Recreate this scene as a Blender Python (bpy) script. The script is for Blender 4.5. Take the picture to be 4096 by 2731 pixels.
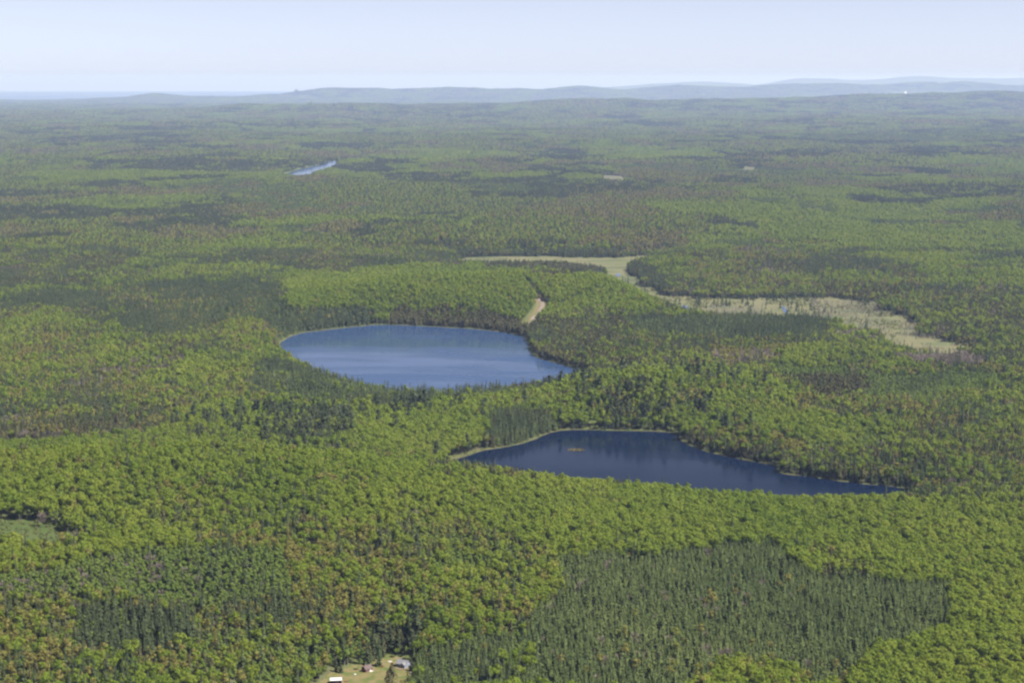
import bpy, math, random
import numpy as np

for _o in list(bpy.data.objects):
    bpy.data.objects.remove(_o)
random.seed(7)
RNG = np.random.default_rng(11)
SC = bpy.context.scene
C = SC.collection
rad = math.radians

# ------------------------------------------------------------------ camera
FPX, CX, CY, YH = 7000.0, 2048.0, 1365.5, 318.0      # focal length and horizon in photograph pixels
TH = math.atan((CY - YH) / FPX)
CAMZ = 450.0
cam_d = bpy.data.cameras.new('camera')
cam_d.sensor_width = 36.0
cam_d.lens = 36.0 * FPX / 4096.0
cam_d.clip_start = 1.0
cam_d.clip_end = 200000.0
cam = bpy.data.objects.new('camera', cam_d)
cam.location = (0, 0, CAMZ)
cam.rotation_euler = (math.pi / 2 - TH, 0, 0)
C.objects.link(cam)
SC.camera = cam

# ------------------------------------------------------------------ sky, sun, exposure
SUN_EL, SUN_AZ = rad(54.0), rad(111.0)                # azimuth clockwise from the view direction (+Y)
w = bpy.data.worlds.new('World')
SC.world = w
w.use_nodes = True
nt = w.node_tree
bg = nt.nodes['Background']
sky = nt.nodes.new('ShaderNodeTexSky')
sky.sky_type = 'NISHITA'
sky.sun_disc = False
sky.sun_elevation = SUN_EL
sky.sun_rotation = SUN_AZ
sky.altitude = 600.0
sky.air_density = 0.35
sky.dust_density = 0.6
sky.ozone_density = 0.0
hsv = nt.nodes.new('ShaderNodeHueSaturation')
hsv.inputs['Saturation'].default_value = 0.53
nt.links.new(sky.outputs[0], hsv.inputs['Color'])
tn = nt.nodes.new('ShaderNodeMixRGB')
tn.blend_type = 'MULTIPLY'
tn.inputs[0].default_value = 1.0
tn.inputs[2].default_value = (1.0, 0.972, 1.02, 1)
nt.links.new(hsv.outputs[0], tn.inputs[1])
nt.links.new(tn.outputs[0], bg.inputs[0])
bg.inputs[1].default_value = 0.058
sun_d = bpy.data.lights.new('sun', 'SUN')
sun_d.energy = 5.0
sun_d.angle = rad(0.5)
sun_d.color = (1.0, 0.95, 0.86)
sun = bpy.data.objects.new('sun', sun_d)
sv = (math.cos(SUN_EL) * math.sin(SUN_AZ), math.cos(SUN_EL) * math.cos(SUN_AZ), math.sin(SUN_EL))
from mathutils import Vector, Matrix
sun.rotation_euler = Vector(sv).to_track_quat('Z', 'Y').to_euler()
sun.location = (400, 0, 900)
C.objects.link(sun)
SC.view_settings.view_transform = 'Standard'
SC.view_settings.look = 'None'
SC.view_settings.gamma = 1.0
SC.view_settings.use_curve_mapping = False
SC.view_settings.exposure = 1.48
SC.render.engine = 'CYCLES'
cy = SC.cycles
cy.use_denoising = True
cy.max_bounces = 5
cy.diffuse_bounces = 3
cy.glossy_bounces = 2
cy.transmission_bounces = 3
cy.transparent_max_bounces = 8
cy.volume_bounces = 0
cy.caustics_reflective = False
cy.caustics_refractive = False
cy.sample_clamp_indirect = 4.0
cy.filter_width = 2.4

# ------------------------------------------------------------------ maths helpers
ST, CT = math.sin(TH), math.cos(TH)


def ray(px, py):
    u, v = (px - CX) / FPX, (py - CY) / FPX
    return np.array([u, CT - v * ST, -ST - v * CT])


def at_z(px, py, z=0.0):
    d = ray(px, py)
    t = (z - CAMZ) / d[2]
    return np.array([d[0] * t, d[1] * t, z])


def at_y(px, py, Y):
    d = ray(px, py)
    t = Y / d[1]
    return np.array([d[0] * t, Y, CAMZ + d[2] * t])


def project(x, y, z):
    dz = z - CAMZ
    dep = y * CT - dz * ST
    dn = -y * ST - dz * CT
    return CX + FPX * x / dep, CY + FPX * dn / dep


def hash2(ix, iy, seed):
    h = (ix.astype(np.int64) * 374761393 + iy.astype(np.int64) * 668265263 + seed * 1442695041) & 0x7fffffff
    h = ((h ^ (h >> 13)) * 1274126177) & 0x7fffffff
    return ((h ^ (h >> 16)) & 0xffff) / 65535.0


def vnoise(x, y, seed=0):
    x = np.asarray(x, float); y = np.asarray(y, float)
    ix, iy = np.floor(x), np.floor(y)
    fx, fy = x - ix, y - iy
    fx = fx * fx * (3 - 2 * fx); fy = fy * fy * (3 - 2 * fy)
    a, b = hash2(ix, iy, seed), hash2(ix + 1, iy, seed)
    c, d = hash2(ix, iy + 1, seed), hash2(ix + 1, iy + 1, seed)
    return (a + (b - a) * fx) * (1 - fy) + (c + (d - c) * fx) * fy


def fbm(x, y, seed=0, oct=4):
    s, a, t = 0.0, 0.5, 0.0
    for i in range(oct):
        s = s + a * vnoise(x * 2 ** i + 17.3 * i, y * 2 ** i - 9.1 * i, seed + i)
        t += a
        a *= 0.5
    return s / t


def sstep(a, b, x):
    t = np.clip((x - a) / (b - a), 0, 1)
    return t * t * (3 - 2 * t)


def in_poly(px, py, poly):
    poly = np.asarray(poly, float)
    r = np.zeros(px.shape, bool)
    x0, y0 = poly.min(0)[:2]; x1, y1 = poly.max(0)[:2]
    m = (px >= x0) & (px <= x1) & (py >= y0) & (py <= y1)
    if not m.any():
        return r
    X, Y = px[m], py[m]
    ins = np.zeros(X.shape, bool)
    n = len(poly)
    for i in range(n):
        ax, ay = poly[i][:2]; bx, by = poly[(i + 1) % n][:2]
        if ay == by:
            continue
        c = ((ay > Y) != (by > Y)) & (X < (bx - ax) * (Y - ay) / (by - ay) + ax)
        ins ^= c
    r[m] = ins
    return r


def seg_dist(x, y, pts, closed):
    """distance to a polyline and the fractional index of the closest point on it"""
    best = np.full(x.shape, 1e18); par = np.zeros(x.shape)
    n = len(pts)
    for i in range(n if closed else n - 1):
        ax, ay = pts[i][:2]; bx, by = pts[(i + 1) % n][:2]
        dx, dy = bx - ax, by - ay
        t = np.clip(((x - ax) * dx + (y - ay) * dy) / (dx * dx + dy * dy + 1e-9), 0, 1)
        d = (x - ax - t * dx) ** 2 + (y - ay - t * dy) ** 2
        m = d < best
        best = np.where(m, d, best); par = np.where(m, i + t, par)
    return np.sqrt(best), par


def poly_sd(x, y, poly, pad):
    """signed distance to a polygon (negative inside); far points get a large number"""
    poly = np.asarray(poly)
    out = np.full(x.shape, 1e6)
    x0, y0 = poly.min(0)[:2]; x1, y1 = poly.max(0)[:2]
    m = (x > x0 - pad) & (x < x1 + pad) & (y > y0 - pad) & (y < y1 + pad)
    if m.any():
        d, _ = seg_dist(x[m], y[m], poly, True)
        ins = in_poly(x[m], y[m], poly)
        out[m] = np.where(ins, -d, d)
    return out


def smooth_poly(pts, k=2):
    p = np.asarray(pts, float)
    for _ in range(k):
        q = np.roll(p, -1, 0)
        p = np.stack([0.75 * p + 0.25 * q, 0.25 * p + 0.75 * q], 1).reshape(-1, p.shape[1])
    return p


def wobble(p, amp, scale, seed):
    p = p.copy()
    p[:, 0] += (fbm(p[:, 0] / scale, p[:, 1] / scale, seed) - .5) * 2 * amp
    p[:, 1] += (fbm(p[:, 0] / scale, p[:, 1] / scale, seed + 9) - .5) * 2 * amp
    return p


def ground_poly(pix, z=0.0, k=1, wob=0, seed=0):
    p = smooth_poly(np.array([at_z(a, b, z)[:2] for a, b in pix]), k)
    if wob:
        n = len(p)
        q = [p[i] + (p[(i + 1) % n] - p[i]) * t for i in range(n) for t in (0, .5)]
        p = wobble(np.array(q), wob, wob * 4, seed)
    return p


# ------------------------------------------------------------------ the lie of the land, read off the photograph
UPPER_LAKE = ground_poly([(1108, 1380), (1155, 1348), (1200, 1332), (1308, 1319), (1455, 1303), (1512, 1298), (1627, 1301), (1767, 1309),
    (1876, 1314), (1984, 1325), (2042, 1335), (2105, 1350), (2112, 1383), (2125, 1418), (2156, 1434), (2239, 1456), (2350, 1490),
    (2338, 1515), (2250, 1545), (2100, 1570), (1793, 1592), (1538, 1578), (1346, 1535), (1219, 1485), (1135, 1425)], 0, 1, 3.0, 3)
LOWER_LAKE = ground_poly([(1785, 1848), (1860, 1826), (1929, 1801), (1987, 1793), (2054, 1781), (2103, 1769), (2142, 1756), (2186, 1734),
    (2231, 1723), (2264, 1718), (2391, 1719), (2529, 1723), (2640, 1725), (2717, 1734), (2720, 1765), (2819, 1805), (2908, 1825),
    (3032, 1849), (3118, 1864), (3100, 1878), (3139, 1899), (3234, 1902), (3323, 1920), (3430, 1932), (3545, 1941), (3640, 1955),
    (3628, 1973), (3690, 1996), (3600, 2034), (3250, 2050), (2900, 2040), (2500, 2000), (2200, 1960), (2000, 1925), (1810, 1880)], 0, 1, 1.5, 5)
FAR_POND = ground_poly([(1120, 712), (1180, 680), (1270, 662), (1298, 650), (1352, 642), (1360, 662), (1300, 686), (1200, 716)], 12.0, 1)
MARSH = ground_poly([(1845, 1030), (2057, 1024), (2210, 1029), (2465, 1034), (2620, 1021), (2600, 1047), (2520, 1066), (2513, 1099),
    (2564, 1119), (2569, 1148), (2623, 1154), (2640, 1178), (2720, 1190), (2900, 1194), (3236, 1186), (3522, 1202), (3560, 1240),
    (3713, 1300), (3720, 1350), (3872, 1380), (3967, 1401), (3850, 1428), (3643, 1440), (3545, 1392), (3440, 1335), (3300, 1300), (3172, 1294),
    (2886, 1297), (2800, 1284), (2630, 1228), (2535, 1186), (2422, 1144), (2398, 1120), (2425, 1104), (2420, 1090), (2261, 1078),
    (2159, 1078), (2026, 1078), (1853, 1074), (1815, 1050)], 0.5, 1, 6.0, 8)
MEADOW = ground_poly([(-60, 2118), (110, 2108), (235, 2122), (285, 2150), (250, 2172), (120, 2182), (-60, 2185)], 61.0, 1)
GLADE = ground_poly([(395, 1728), (470, 1708), (540, 1694), (530, 1712), (460, 1732), (400, 1740)], 13.2, 1)
BOG = ground_poly([(0, 1772), (170, 1760), (260, 1752), (250, 1775), (100, 1790), (0, 1800)], 15.0, 1)
LAWN = ground_poly([(1225, 2780), (1318, 2715), (1336, 2693), (1384, 2674), (1430, 2664), (1488, 2663), (1540, 2628), (1570, 2628), (1640, 2645),
    (1655, 2690), (1640, 2735), (1600, 2765), (1575, 2860), (1180, 2870)], 20.0, 1, 1.2, 4)

RIDGES = []


def ridge(pix, tree, wf, wb, curve=()):
    """crest given as (photograph x, y of the tree tops, distance); front and back widths"""
    pts = []
    for px, py, Y in pix:
        p = at_y(px, py, Y)
        pts.append((p[0], p[1], p[2] - tree))
    RIDGES.append((np.array(pts), wf, wb))


ridge([(-700, 1800, 1590), (0, 1790, 1640), (560, 1742, 1690), (1000, 1768, 1690), (1350, 1792, 1690), (1700, 1844, 1690), (1980, 1862, 1695),
       (2200, 1893, 1700), (2400, 1930, 1705), (2700, 1952, 1705), (2850, 1978, 1700), (3250, 2006, 1690), (3550, 2014, 1680), (4100, 2005, 1680), (4700, 2005, 1680)], 20, 300, 90)
ridge([(1420, 1655, 2330), (1700, 1600, 2390), (2150, 1562, 2420), (2350, 1505, 2400), (2560, 1470, 2390), (2800, 1482, 2390), (3000, 1500, 2390), (3250, 1560, 2330)], 17, 120, 95)
ridge([(1150, 1180, 3280), (1350, 1130, 3360), (1600, 1105, 3400), (2000, 1088, 3420), (2250, 1080, 3430), (2480, 1120, 3380), (2600, 1170, 3280)], 16, 170, 150)
ridge([(-300, 2195, 1385), (300, 2200, 1385), (620, 2135, 1425), (800, 2140, 1425)], 17, 80, 55)
ridge([(-200, 970, 4350), (150, 960, 4400), (330, 1010, 4200)], 18, 260, 220)
ridge([(2600, 830, 5600), (3000, 800, 5900), (3600, 860, 5700), (4300, 840, 5600)], 18, 500, 400)
ridge([(1700, 850, 5900), (2300, 800, 6300), (2700, 770, 6500)], 18, 350, 300)
ridge([(-300, 800, 6300), (400, 790, 6400), (800, 800, 6300)], 18, 380, 300)
ridge([(600, 465, 21312), (1100, 420, 24062), (1700, 425, 24062), (2400, 395, 25437), (3000, 400, 25437), (3600, 375, 26812), (4600, 360, 27500)], 18, 2800, 1800)
ridge([(-800, 415, 41602), (0, 406, 43411), (300, 402, 43411), (450, 392, 43411), (620, 375, 43411), (760, 384, 43411), (860, 381, 43411), (1000, 384, 43411), (1120, 378, 44315), (1280, 360, 44315),
       (1400, 357, 44315), (1500, 359, 44315), (1560, 366, 44315), (1640, 363, 44315), (1780, 357, 44315), (1900, 355, 44315), (1960, 361, 44315), (2080, 356, 44315), (2180, 363, 44315),
       (2340, 347, 45220), (2470, 358, 45220), (2700, 345, 46124), (3000, 349, 47028), (3350, 334, 47933), (3500, 338, 48837), (3850, 331, 48837), (4000, 340, 48837), (4300, 328, 48837), (5000, 330, 48837)], 10, 2600, 1800)
ridge([(2300, 362, 64752), (2520, 343, 64752), (2800, 328, 64752), (2920, 334, 64752), (3030, 343, 64752), (3120, 340, 64752), (3250, 318, 66456), (3500, 315, 66456), (3650, 308, 66456),
       (3800, 312, 66456), (4000, 310, 66456), (4400, 312, 66456), (5200, 320, 66456)], 0, 4200, 4200)


def height(x, y):
    x = np.asarray(x, float); y = np.asarray(y, float)
    d = np.hypot(x, y)
    und = (fbm(x / 420, y / 420, 21) - 0.5) * 14 + (fbm(x / 1500, y / 700, 31) - 0.5) * 64 * sstep(2500, 6500, d)
    und = und + (fbm(x / 4000, y / 1800, 37) - 0.5) * 100 * sstep(7000, 14000, d)
    base = 12 + 10 * sstep(1900, 1300, d) + 14 * sstep(5000, 15000, d) - d * d / 1.48e7      # the last term is the curve of the earth
    seaward = sstep(48500, 55000, d)
    h = base + und
    h = h * (1 - seaward) + (-300) * seaward
    for pts, wf, wb in RIDGES:
        x0, y0 = pts.min(0)[:2]; x1, y1 = pts.max(0)[:2]
        pad = 3.2 * max(wf, wb)
        m = (x > x0 - pad) & (x < x1 + pad) & (y > y0 - pad) & (y < y1 + pad)
        if not m.any():
            continue
        ds, par = seg_dist(x[m], y[m], pts, False)
        i = np.clip(par.astype(int), 0, len(pts) - 2)
        f = par - i
        zc = pts[i, 2] * (1 - f) + pts[i + 1, 2] * f
        if pts[0, 1] > 20000:
            zc = zc + (fbm(x[m] / (.034 * pts[0, 1]), y[m] / 12000, 43) - .5) * .0034 * pts[0, 1]
        yc = pts[i, 1] * (1 - f) + pts[i + 1, 1] * f
        wd = np.where(y[m] < yc, wf, wb)
        g = np.exp(-(ds / wd) ** 2)
        h[m] = h[m] + (zc - h[m]) * g
    for poly, z, near, blend in ((UPPER_LAKE, 0.0, 9, 95), (LOWER_LAKE, 0.0, 8, 70), (MARSH, 0.0, 4, 120), (FAR_POND, 12.0, 8, 120)):
        sd = poly_sd(x, y, poly, 200)
        k = sstep(near, blend, sd)
        flat = z + 0.35 + np.clip(sd, 0, 60) * 0.05 if poly is not MARSH else z - 0.2 + np.clip(sd, 0, 60) * 0.04
        h = np.where(sd < 900, flat * (1 - k) + h * k, h)
        if poly is not MARSH:
            h = np.where(sd < 0, z - 0.6 - np.minimum(-sd * 0.08, 4), h)
    sd = poly_sd(x, y, LAWN, 120)
    k = sstep(0, 60, sd)
    h = np.where(sd < 900, 20.0 * (1 - k) + h * k, h)
    return h


def h1(x, y):
    return float(height(np.array([x]), np.array([y]))[0])


def on_ground(px, py, lift=0.0):
    """where the line of sight through a photograph pixel meets the land"""
    d = ray(px, py)
    t = np.concatenate([np.arange(900, 4500, 2.0), np.geomspace(4500, 78000, 3300)])
    P = d[None] * t[:, None]
    hh = height(P[:, 0], P[:, 1]) + lift
    below = np.nonzero(CAMZ + P[:, 2] < hh)[0]
    i = below[0] if len(below) else len(t) - 1
    return np.array([P[i, 0], P[i, 1], hh[i] - lift])


# ------------------------------------------------------------------ materials
MATS = {}


def new_mat(name):
    m = bpy.data.materials.new(name)
    m.use_nodes = True
    m.node_tree.nodes.clear()
    MATS[name] = m
    return m, m.node_tree.nodes, m.node_tree.links


def foliage(name, cols, trans=0.3, spread=1.0):
    """cols: three base colours blended per tree; slow drift of tone over the land"""
    m, N, L = new_mat(name)
    out = N.new('ShaderNodeOutputMaterial')
    oi = N.new('ShaderNodeObjectInfo')
    at = N.new('ShaderNodeAttribute'); at.attribute_name = 'tint'
    add = N.new('ShaderNodeMath'); add.operation = 'ADD'
    L.new(oi.outputs['Random'], add.inputs[0]); L.new(at.outputs['Fac'], add.inputs[1])
    fr = N.new('ShaderNodeMath'); fr.operation = 'FRACT'
    L.new(add.outputs[0], fr.inputs[0])
    vm = N.new('ShaderNodeVectorMath'); vm.operation = 'MULTIPLY'
    vm.inputs[1].default_value = (0.0065, 0.0045, 0)
    L.new(oi.outputs['Location'], vm.inputs[0])
    nz = N.new('ShaderNodeTexNoise'); nz.inputs['Scale'].default_value = 1.0; nz.inputs['Detail'].default_value = 2
    L.new(vm.outputs[0], nz.inputs['Vector'])
    mix = N.new('ShaderNodeMath'); mix.operation = 'MULTIPLY_ADD'
    mix.inputs[1].default_value = 0.46 * spread
    L.new(fr.outputs[0], mix.inputs[0])
    off = N.new('ShaderNodeMath'); off.operation = 'MULTIPLY_ADD'
    off.inputs[1].default_value = 1.1; off.inputs[2].default_value = -0.55 + 0.27 + 0.23 * (1 - spread)
    L.new(nz.outputs['Fac'], off.inputs[0])
    L.new(off.outputs[0], mix.inputs[2])
    rp = N.new('ShaderNodeValToRGB')
    e = rp.color_ramp.elements
    e[0].position = 0.1; e[0].color = (*cols[0], 1)
    e[1].position = 0.9; e[1].color = (*cols[2], 1)
    k = e.new(0.5); k.color = (*cols[1], 1)
    L.new(mix.outputs[0], rp.inputs[0])
    df = N.new('ShaderNodeBsdfDiffuse'); tr = N.new('ShaderNodeBsdfTranslucent')
    L.new(rp.outputs[0], df.inputs[0]); L.new(rp.outputs[0], tr.inputs[0])
    ms = N.new('ShaderNodeMixShader'); ms.inputs[0].default_value = trans
    L.new(df.outputs[0], ms.inputs[1]); L.new(tr.outputs[0], ms.inputs[2])
    L.new(ms.outputs[0], out.inputs[0])
    return m


foliage('maple_leaf', [(0.112, 0.163, 0.021), (0.152, 0.200, 0.027), (0.194, 0.226, 0.035)], 0.5)
foliage('aspen_leaf', [(0.100, 0.146, 0.034), (0.122, 0.166, 0.038), (0.146, 0.184, 0.045)], 0.46)
foliage('bud_leaf', [(0.172, 0.150, 0.050), (0.178, 0.168, 0.045), (0.160, 0.176, 0.040)], 0.4, 1.25)
foliage('spruce_needle', [(0.0370, 0.0504, 0.0252), (0.0504, 0.0638, 0.0302), (0.0655, 0.0773, 0.0353)], 0.08)
foliage('pine_needle', [(0.0612, 0.0828, 0.0324), (0.0774, 0.0999, 0.0360), (0.0954, 0.1170, 0.0414)], 0.12)
foliage('cedar_needle', [(0.0644, 0.0589, 0.0313), (0.0773, 0.0754, 0.0350), (0.0902, 0.0938, 0.0405)], 0.1)
foliage('white_pine_needle', [(0.0475, 0.0598, 0.0334), (0.0581, 0.0722, 0.0370), (0.0704, 0.0845, 0.0422)], 0.12)
foliage('bare_twig', [(0.130, 0.105, 0.098), (0.160, 0.132, 0.118), (0.185, 0.150, 0.130)], 0.0)
foliage('shrub_leaf', [(0.075, 0.100, 0.034), (0.110, 0.125, 0.045), (0.150, 0.140, 0.062)], 0.2)
foliage('sedge', [(0.120, 0.110, 0.048), (0.150, 0.132, 0.060), (0.180, 0.145, 0.075)], 0.15)


def plain(name, cols, scale=1.0, rough=0.9, detail=4, bump=0.0, stretch=(1, 1, 1), spec=0.2):
    """noise between base colours in object space"""
    m, N, L = new_mat(name)
    out = N.new('ShaderNodeOutputMaterial')
    b = N.new('ShaderNodeBsdfPrincipled')
    b.inputs['Roughness'].default_value = rough
    b.inputs['Specular IOR Level'].default_value = spec
    tc = N.new('ShaderNodeTexCoord')
    mp = N.new('ShaderNodeMapping'); mp.inputs['Scale'].default_value = stretch
    L.new(tc.outputs['Object'], mp.inputs[0])
    nz = N.new('ShaderNodeTexNoise'); nz.inputs['Scale'].default_value = scale; nz.inputs['Detail'].default_value = detail
    L.new(mp.outputs[0], nz.inputs['Vector'])
    rp = N.new('ShaderNodeValToRGB')
    e = rp.color_ramp.elements
    e[0].position = 0.32; e[1].position = 0.68
    e[0].color = (*cols[0], 1); e[1].color = (*cols[-1], 1)
    for i, c in enumerate(cols[1:-1]):
        k = e.new(0.32 + 0.36 * (i + 1) / (len(cols) - 1)); k.color = (*c, 1)
    L.new(nz.outputs['Fac'], rp.inputs[0]); L.new(rp.outputs[0], b.inputs['Base Color'])
    if bump:
        bp = N.new('ShaderNodeBump'); bp.inputs['Strength'].default_value = bump
        L.new(nz.outputs['Fac'], bp.inputs['Height']); L.new(bp.outputs[0], b.inputs['Normal'])
    L.new(b.outputs[0], out.inputs[0])
    return m


plain('forest_floor', [(0.052, 0.064, 0.018), (0.064, 0.078, 0.022), (0.066, 0.068, 0.028)], 0.01)
plain('marsh_grass', [(0.0485, 0.0547, 0.0250), (0.0641, 0.0766, 0.0297), (0.0860, 0.0876, 0.0391), (0.1001, 0.0938, 0.0485), (0.0688, 0.0813, 0.0313), (0.0516, 0.0657, 0.0266)], 0.011, stretch=(0.55, 1.0, 1), detail=9)
plain('meadow_grass', [(0.0310, 0.0497, 0.0124), (0.0404, 0.0590, 0.0149), (0.0466, 0.0590, 0.0174)], 0.06, detail=6)
plain('glade_grass', [(0.0673, 0.0841, 0.0336), (0.0874, 0.0975, 0.0437), (0.0571, 0.0740, 0.0242)], 0.06, detail=6)
plain('lawn_grass', [(0.0546, 0.0728, 0.0175), (0.0837, 0.0859, 0.0262), (0.1237, 0.0983, 0.0473), (0.0655, 0.0787, 0.0196)], 0.11, detail=7)
plain('shore_grass', [(0.0543, 0.0446, 0.0258), (0.0543, 0.0543, 0.0217), (0.0372, 0.0486, 0.0148)], 0.05, detail=6)
plain('gravel', [(0.115, 0.094, 0.082), (0.140, 0.115, 0.100), (0.128, 0.104, 0.090)], 0.4)
plain('verge', [(0.0910, 0.0910, 0.0277), (0.1068, 0.0831, 0.0411), (0.0593, 0.0752, 0.0182)], 0.12)
plain('clearing_soil', [(0.0800, 0.0760, 0.0480), (0.0680, 0.0720, 0.0360), (0.0920, 0.0840, 0.0600)], 0.02)
plain('bark_grey', [(0.075, 0.066, 0.056), (0.12, 0.108, 0.095)], 1.2)
plain('bark_brown', [(0.055, 0.038, 0.028), (0.09, 0.06, 0.045)], 1.2)
plain('bark_pale', [(0.20, 0.19, 0.165), (0.30, 0.28, 0.25)], 1.2)
plain('snag_wood', [(0.15, 0.135, 0.13), (0.22, 0.20, 0.19)], 1.2)
plain('far_woods', [(0.05, 0.075, 0.03), (0.07, 0.10, 0.035), (0.04, 0.055, 0.03)], 0.003)


def water_mat(name, base, rough, bump, scale, ior=1.333, calm=None):
    m, N, L = new_mat(name)
    out = N.new('ShaderNodeOutputMaterial')
    b = N.new('ShaderNodeBsdfPrincipled')
    b.inputs['Base Color'].default_value = (*base, 1)
    b.inputs['IOR'].default_value = ior
    tc = N.new('ShaderNodeTexCoord')
    mp = N.new('ShaderNodeMapping'); mp.inputs['Scale'].default_value = (0.004, 0.014, 1)
    mp.inputs['Rotation'].default_value = (0, 0, 0.12)
    L.new(tc.outputs['Object'], mp.inputs[0])
    nz = N.new('ShaderNodeTexNoise'); nz.inputs['Scale'].default_value = 1.0; nz.inputs['Detail'].default_value = 5
    L.new(mp.outputs[0], nz.inputs['Vector'])
    mr = N.new('ShaderNodeMapRange')
    mr.inputs[1].default_value = 0.40; mr.inputs[2].default_value = 0.60
    mr.inputs[3].default_value = rough[0]; mr.inputs[4].default_value = rough[1]
    L.new(nz.outputs['Fac'], mr.inputs[0])
    if calm:      # the far side lies in the lee of the wooded shore and is calmer
        sp = N.new('ShaderNodeSeparateXYZ'); L.new(tc.outputs['Object'], sp.inputs[0])
        m2 = N.new('ShaderNodeMapRange'); m2.inputs[1].default_value = calm[0]; m2.inputs[2].default_value = calm[1]
        m2.inputs[3].default_value = 0.16; m2.inputs[4].default_value = -0.16
        L.new(sp.outputs[1], m2.inputs[0])
        ad = N.new('ShaderNodeMath'); ad.operation = 'ADD'; L.new(nz.outputs['Fac'], ad.inputs[0]); L.new(m2.outputs[0], ad.inputs[1])
        L.new(ad.outputs[0], mr.inputs[0])
    L.new(mr.outputs[0], b.inputs['Roughness'])
    n2 = N.new('ShaderNodeTexNoise'); n2.inputs['Scale'].default_value = scale; n2.inputs['Detail'].default_value = 3
    L.new(tc.outputs['Object'], n2.inputs['Vector'])
    bp = N.new('ShaderNodeBump'); bp.inputs['Strength'].default_value = bump; bp.inputs['Distance'].default_value = 0.1
    L.new(n2.outputs['Fac'], bp.inputs['Height']); L.new(bp.outputs[0], b.inputs['Normal'])
    L.new(b.outputs[0], out.inputs[0])
    return m


water_mat('upper_lake_water', (0.020, 0.042, 0.100), (0.08, 0.30), 0.2, 0.35, 1.333, (2420, 3130))
water_mat('lower_lake_water', (0.002, 0.006, 0.019), (0.11, 0.24), 0.1, 0.35, 1.13, (1780, 2190))
water_mat('pond_water', (0.014, 0.034, 0.085), (0.05, 0.2), 0.1, 0.35, 1.22)
water_mat('sea_water', (0.02, 0.05, 0.08), (0.3, 0.35), 0.0, 0.1)

# ------------------------------------------------------------------ mesh helpers


def mesh_from(name, V, F, mats, fm=None, tint=None, smooth=False):
    V = np.asarray(V, np.float32)
    me = bpy.data.meshes.new(name)
    if isinstance(F, np.ndarray):
        k = F.shape[1]
        me.vertices.add(len(V)); me.vertices.foreach_set('co', V.ravel())
        me.loops.add(F.size); me.loops.foreach_set('vertex_index', F.astype(np.int32).ravel())
        me.polygons.add(len(F))
        me.polygons.foreach_set('loop_start', np.arange(0, F.size, k, dtype=np.int32))
        me.update(calc_edges=True)
    else:
        me.from_pydata([tuple(map(float, v)) for v in V], [], [tuple(map(int, f)) for f in F])
    for mt in mats:
        me.materials.append(MATS[mt])
    if fm is not None:
        me.polygons.foreach_set('material_index', np.asarray(fm, np.int32))
    if tint is not None:
        a = me.attributes.new('tint', 'FLOAT', 'POINT')
        a.data.foreach_set('value', np.asarray(tint, np.float32))
    if smooth:
        me.polygons.foreach_set('use_smooth', np.ones(len(me.polygons), bool))
    me.update()
    return me


def link(name, me, parent=None, loc=None, rz=0.0, sc=None):
    o = bpy.data.objects.new(name, me)
    if parent is not None:
        o.parent = parent
    if loc is not None:
        o.location = loc
    if rz:
        o.rotation_euler = (0, 0, rz)
    if sc is not None:
        o.scale = sc
    C.objects.link(o)
    return o


def tag(o, label, cat, group=None):
    o['label'] = label
    o['category'] = cat
    if group:
        o['group'] = group
    return o


def structure(o):
    o['kind'] = 'structure'
    return o


# ------------------------------------------------------------------ ground, waters, marsh
az = np.concatenate([np.linspace(-42, -19, 34)[:-1], np.linspace(-19, 19, 381), np.linspace(19, 42, 34)[1:]])
rr = np.concatenate([np.geomspace(500, 1100, 14)[:-1], np.geomspace(1100, 5200, 330)[:-1], np.geomspace(5200, 80000, 180)])
A, R = np.meshgrid(np.radians(az), rr)
GX, GY = (R * np.sin(A)).ravel(), (R * np.cos(A)).ravel()
GZ = height(GX, GY)
nr, na = len(rr), len(az)
idx = np.arange(nr * na).reshape(nr, na)
F = np.stack([idx[:-1, :-1], idx[:-1, 1:], idx[1:, 1:], idx[1:, :-1]], -1).reshape(-1, 4)
structure(link('ground', mesh_from('ground', np.stack([GX, GY, GZ], 1), F, ['forest_floor'], smooth=True)))


def flat_poly(name, poly, z, mat):
    me = bpy.data.meshes.new(name)
    import bmesh
    bm = bmesh.new()
    vs = [bm.verts.new((p[0], p[1], z)) for p in poly]
    es = [bm.edges.new((vs[i], vs[(i + 1) % len(vs)])) for i in range(len(vs))]
    bmesh.ops.triangle_fill(bm, edges=es, use_beauty=True, normal=(0, 0, 1))
    for f in bm.faces:
        if f.normal.z < 0:
            f.normal_flip()
    bm.to_mesh(me); bm.free()
    me.materials.append(MATS[mat])
    return structure(link(name, me))


flat_poly('upper_lake', UPPER_LAKE, 0.0, 'upper_lake_water')
flat_poly('lower_lake', LOWER_LAKE, 0.0, 'lower_lake_water')
flat_poly('far_pond', FAR_POND, 12.0, 'pond_water')
flat_poly('great_lake', [(-52000, 52500), (14000, 52500), (30000, 92500), (-52000, 92500)], -173.0, 'sea_water')


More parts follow.
